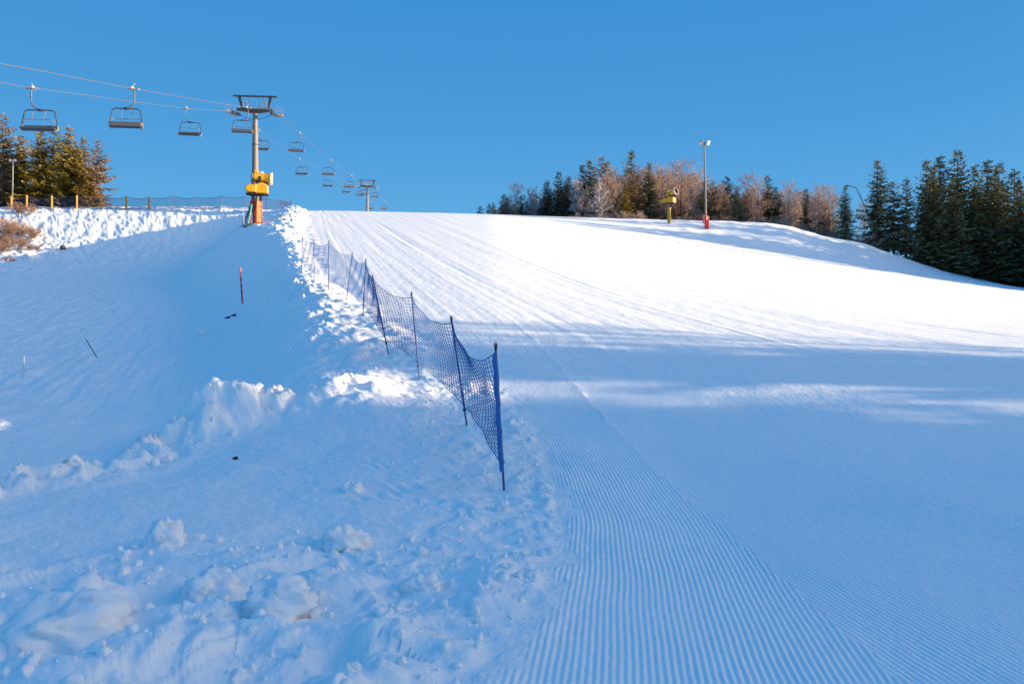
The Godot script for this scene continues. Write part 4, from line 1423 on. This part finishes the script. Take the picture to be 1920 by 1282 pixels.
# ------------------------------------------------------------------ clods
func clods_on_snow() -> void:
	for a in [
		[140, 4.25, 0.33, 0.7, 31, "largest smooth snow block in the left foreground corner"],
		[640, 6.0, 0.19, 0.75, 32, "rounded snow lump alone in the middle of the churned shoulder"],
		[310, 6.0, 0.15, 1.1, 33, "upright snow lump left of the rounded one"],
		[941, 7.0, 0.075, 1.0, 34, "small snowball just below the foot of the nearest net post"],
		[660, 7.6, 0.10, 0.9, 35, "snow lump at the head of the machine track imprint"],
		[395, 4.9, 0.20, 0.8, 36, "broad snow block behind the largest one"],
		[520, 4.6, 0.22, 0.7, 37, "flat snow block in the middle of the foreground heap"],
		[790, 5.0, 0.13, 0.7, 38, "low snow lump at the right end of the foreground heap"],
		[380, 31, 0.28, 0.7, 39, "lone snow lump catching sun left of the marker stake"],
		[60, 84, 0.6, 0.7, 40, "round white snow lump below the brown bushes"],
	]:
		var at := on(px(a[0], a[1]), a[1], a[2] * 0.1)
		var o: MeshInstance3D = part("snow_lump", rock(a[4], a[2], a[3]), M.snow, self)
		o.position = at
		tag(o, a[5], "snow lump", "snow lumps lying on the bank")
	# loose crumbs beyond counting
	var r := RandomNumberGenerator.new()
	r.seed = 5
	for kind in 3:
		var mm := MultiMesh.new()
		mm.transform_format = MultiMesh.TRANSFORM_3D
		mm.mesh = chunk(50 + kind).mesh()
		var list := []
		for i in 380:
			var D: float
			var wl: float
			var s: float
			var pick := r.randf()
			if pick < 0.5:
				D = r.randf_range(3.2, 12.5); wl = absf(r.randfn(0.5, 0.6)); s = 0.006 + 0.028 * pow(r.randf(), 3.0)
			elif pick < 0.85:
				D = r.randf_range(3.2, 6.2); wl = r.randf_range(0.1, 3.5); s = 0.008 + 0.045 * pow(r.randf(), 3.0)
			elif pick < 0.93:
				D = r.randf_range(7.0, 12.4); wl = 0.0; s = 0.01 + 0.07 * pow(r.randf(), 2.5)
			else:
				D = r.randf_range(13.0, 70.0); wl = absf(r.randfn(1.7, 1.2)); s = r.randf_range(0.015, 0.03) * (1.0 + D * 0.025)
			row(D)
			var x := r_xe - wl
			if pick >= 0.85 and pick < 0.93:
				x = tab([[7.0, -6.9], [9.0, -5.6], [11.5, -4.6], [12.4, -3.2]], D) + r.randfn(0.0, 0.4)
			list.append(Transform3D(Basis(Vector3(r.randf(), r.randf(), r.randf() + 0.1).normalized(), r.randf() * TAU) * Basis.from_scale(Vector3(s, s * r.randf_range(0.55, 1.0), s * r.randf_range(0.7, 1.1))), Vector3(x, hh(x) + s * 0.3, -D)))
		mm.instance_count = list.size()
		for i in list.size():
			mm.set_instance_transform(i, list[i])
		var o := MultiMeshInstance3D.new()
		o.multimesh = mm
		o.material_override = M.snow
		o.name = numbered("snow_crumbs")
		add_child(o)
		tag(o, "loose crumbs of snow scattered beside the groomed edge", "snow crumbs", "loose crumbs of snow", "stuff")

func materials() -> void:
	var s := mat(Color(0.93, 0.935, 0.94), 0.75, 0.0, 0.3)
	var nz := FastNoiseLite.new()
	nz.seed = 41
	nz.frequency = 0.03
	nz.fractal_octaves = 5
	nz.fractal_gain = 0.6
	var nt := NoiseTexture2D.new()
	nt.width = 1024; nt.height = 1024; nt.seamless = true; nt.noise = nz
	nt.as_normal_map = true; nt.bump_strength = 3.0
	s.normal_enabled = true
	s.normal_texture = nt
	s.normal_scale = 0.45
	s.uv1_triplanar = true
	s.uv1_world_triplanar = true
	s.uv1_scale = Vector3.ONE * 0.9
	M.snow = s
	M.frost = mat(Color(0.6, 0.66, 0.72), 0.9)
	M.galv = grain(mat(Color(0.22, 0.19, 0.175), 0.6, 0.1), 0.02, 0.8, 0.2, 51, 0.8)
	M.pale_metal = mat(Color(0.32, 0.30, 0.29), 0.5, 0.1)
	M.dark_steel = grain(mat(Color(0.05, 0.06, 0.075), 0.5, 0.2), 0.03, 1.0, 0.2, 52, 0.6)
	M.concrete = grain(mat(Color(0.3, 0.29, 0.28), 0.9), 0.03, 1.0, 0.4, 53, 0.7)
	M.rubber = mat(Color(0.03, 0.03, 0.032), 0.8)
	M.rope = mat(Color(0.13, 0.13, 0.135), 0.6, 0.1)
	M.seat = grain(mat(Color(0.075, 0.08, 0.09), 0.7), 0.03, 2.0, 0.2, 54, 0.8)
	M.seat_back = grain(mat(Color(0.13, 0.13, 0.14), 0.6), 0.03, 2.0, 0.2, 55, 0.8)
	M.yellow = grain(mat(Color(0.72, 0.36, 0.012), 0.45), 0.02, 0.8, 0.1, 56, 0.85)
	M.dull_yellow = grain(mat(Color(0.5, 0.34, 0.03), 0.6), 0.02, 0.8, 0.1, 57, 0.75)
	M.ochre = grain(mat(Color(0.62, 0.33, 0.05), 0.8), 0.03, 1.0, 0.2, 58, 0.7)
	M.red = grain(mat(Color(0.58, 0.025, 0.02), 0.6), 0.02, 1.0, 0.1, 59, 0.8)
	M.stake_red = mat(Color(0.8, 0.06, 0.08), 0.5)
	M.hanger = mat(Color(0.10, 0.10, 0.11), 0.5, 0.2)
	M.pink_red = mat(Color(0.6, 0.1, 0.1), 0.7)
	M.orange = grain(mat(Color(0.75, 0.15, 0.015), 0.6), 0.02, 1.0, 0.1, 60, 0.85)
	M.pink = mat(Color(0.6, 0.35, 0.35), 0.7)
	M.black = mat(Color(0.016, 0.018, 0.022), 0.6)
	M.cream = mat(Color(0.72, 0.68, 0.6), 0.5)
	M.cream_pole = mat(Color(0.55, 0.48, 0.36), 0.6)
	M.lens = mat(Color(0.5, 0.52, 0.55), 0.1)
	M.green = mat(Color(0.02, 0.3, 0.16), 0.5)
	M.teal = mat(Color(0.02, 0.07, 0.08), 0.5, 0.2)
	M.net_blue = mat(Color(0.028, 0.14, 0.42), 0.7)
	M.far_net = mat(Color(0.03, 0.05, 0.16), 0.8)
	M.post_blue = mat(Color(0.03, 0.065, 0.22), 0.5)
	M.dark_wood = grain(mat(Color(0.05, 0.045, 0.04), 0.9), 0.05, 3.0, 0.3, 61, 0.6)
	M.rock = grain(mat(Color(0.16, 0.09, 0.06), 0.9), 0.05, 2.0, 0.5, 62, 0.6)

func _ready() -> void:
	var cam := Camera3D.new()
	cam.name = "camera"
	cam.fov = rad_to_deg(2.0 * atan(641.0 / F))
	cam.near = 0.1
	cam.far = 2000.0
	add_child(cam)
	cam.make_current()
	var sky_m := ProceduralSkyMaterial.new()
	sky_m.sky_top_color = Color(0.014, 0.098, 0.240).linear_to_srgb()
	sky_m.sky_horizon_color = Color(0.088, 0.235, 0.355).linear_to_srgb()
	sky_m.sky_curve = 0.115
	sky_m.ground_bottom_color = Color(0.2, 0.25, 0.32).linear_to_srgb()
	sky_m.ground_horizon_color = Color(0.12, 0.2, 0.3).linear_to_srgb()
	sky_m.sun_angle_max = 75.0  # glow round the sun widened to throw warm fill onto the shaded snow
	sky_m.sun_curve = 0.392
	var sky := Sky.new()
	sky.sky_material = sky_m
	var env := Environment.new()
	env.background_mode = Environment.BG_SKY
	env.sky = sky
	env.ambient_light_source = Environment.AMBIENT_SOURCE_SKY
	env.tonemap_mode = Environment.TONE_MAPPER_LINEAR
	env.tonemap_exposure = 2.72
	env.sdfgi_enabled = true
	env.ssao_enabled = true
	env.ssil_enabled = true
	var we := WorldEnvironment.new()
	we.environment = env
	add_child(we)
	var sun := DirectionalLight3D.new()
	sun.name = "sun"
	sun.light_color = Color(1.0, 0.89, 0.72)
	sun.light_energy = 1.4
	sun.light_angular_distance = 0.5
	sun.shadow_enabled = true
	add_child(sun)
	var e := deg_to_rad(SUN_UP)
	var a := deg_to_rad(SUN_BACK)
	sun.look_at_from_position(Vector3(cos(e) * cos(a), sin(e), cos(e) * sin(a)) * 300.0, Vector3.ZERO)
	materials()
	lay_land()
	plant_trees()
	chair_lift()
	guns_and_poles()
	far_net()
	near_net()
	clods_on_snow()
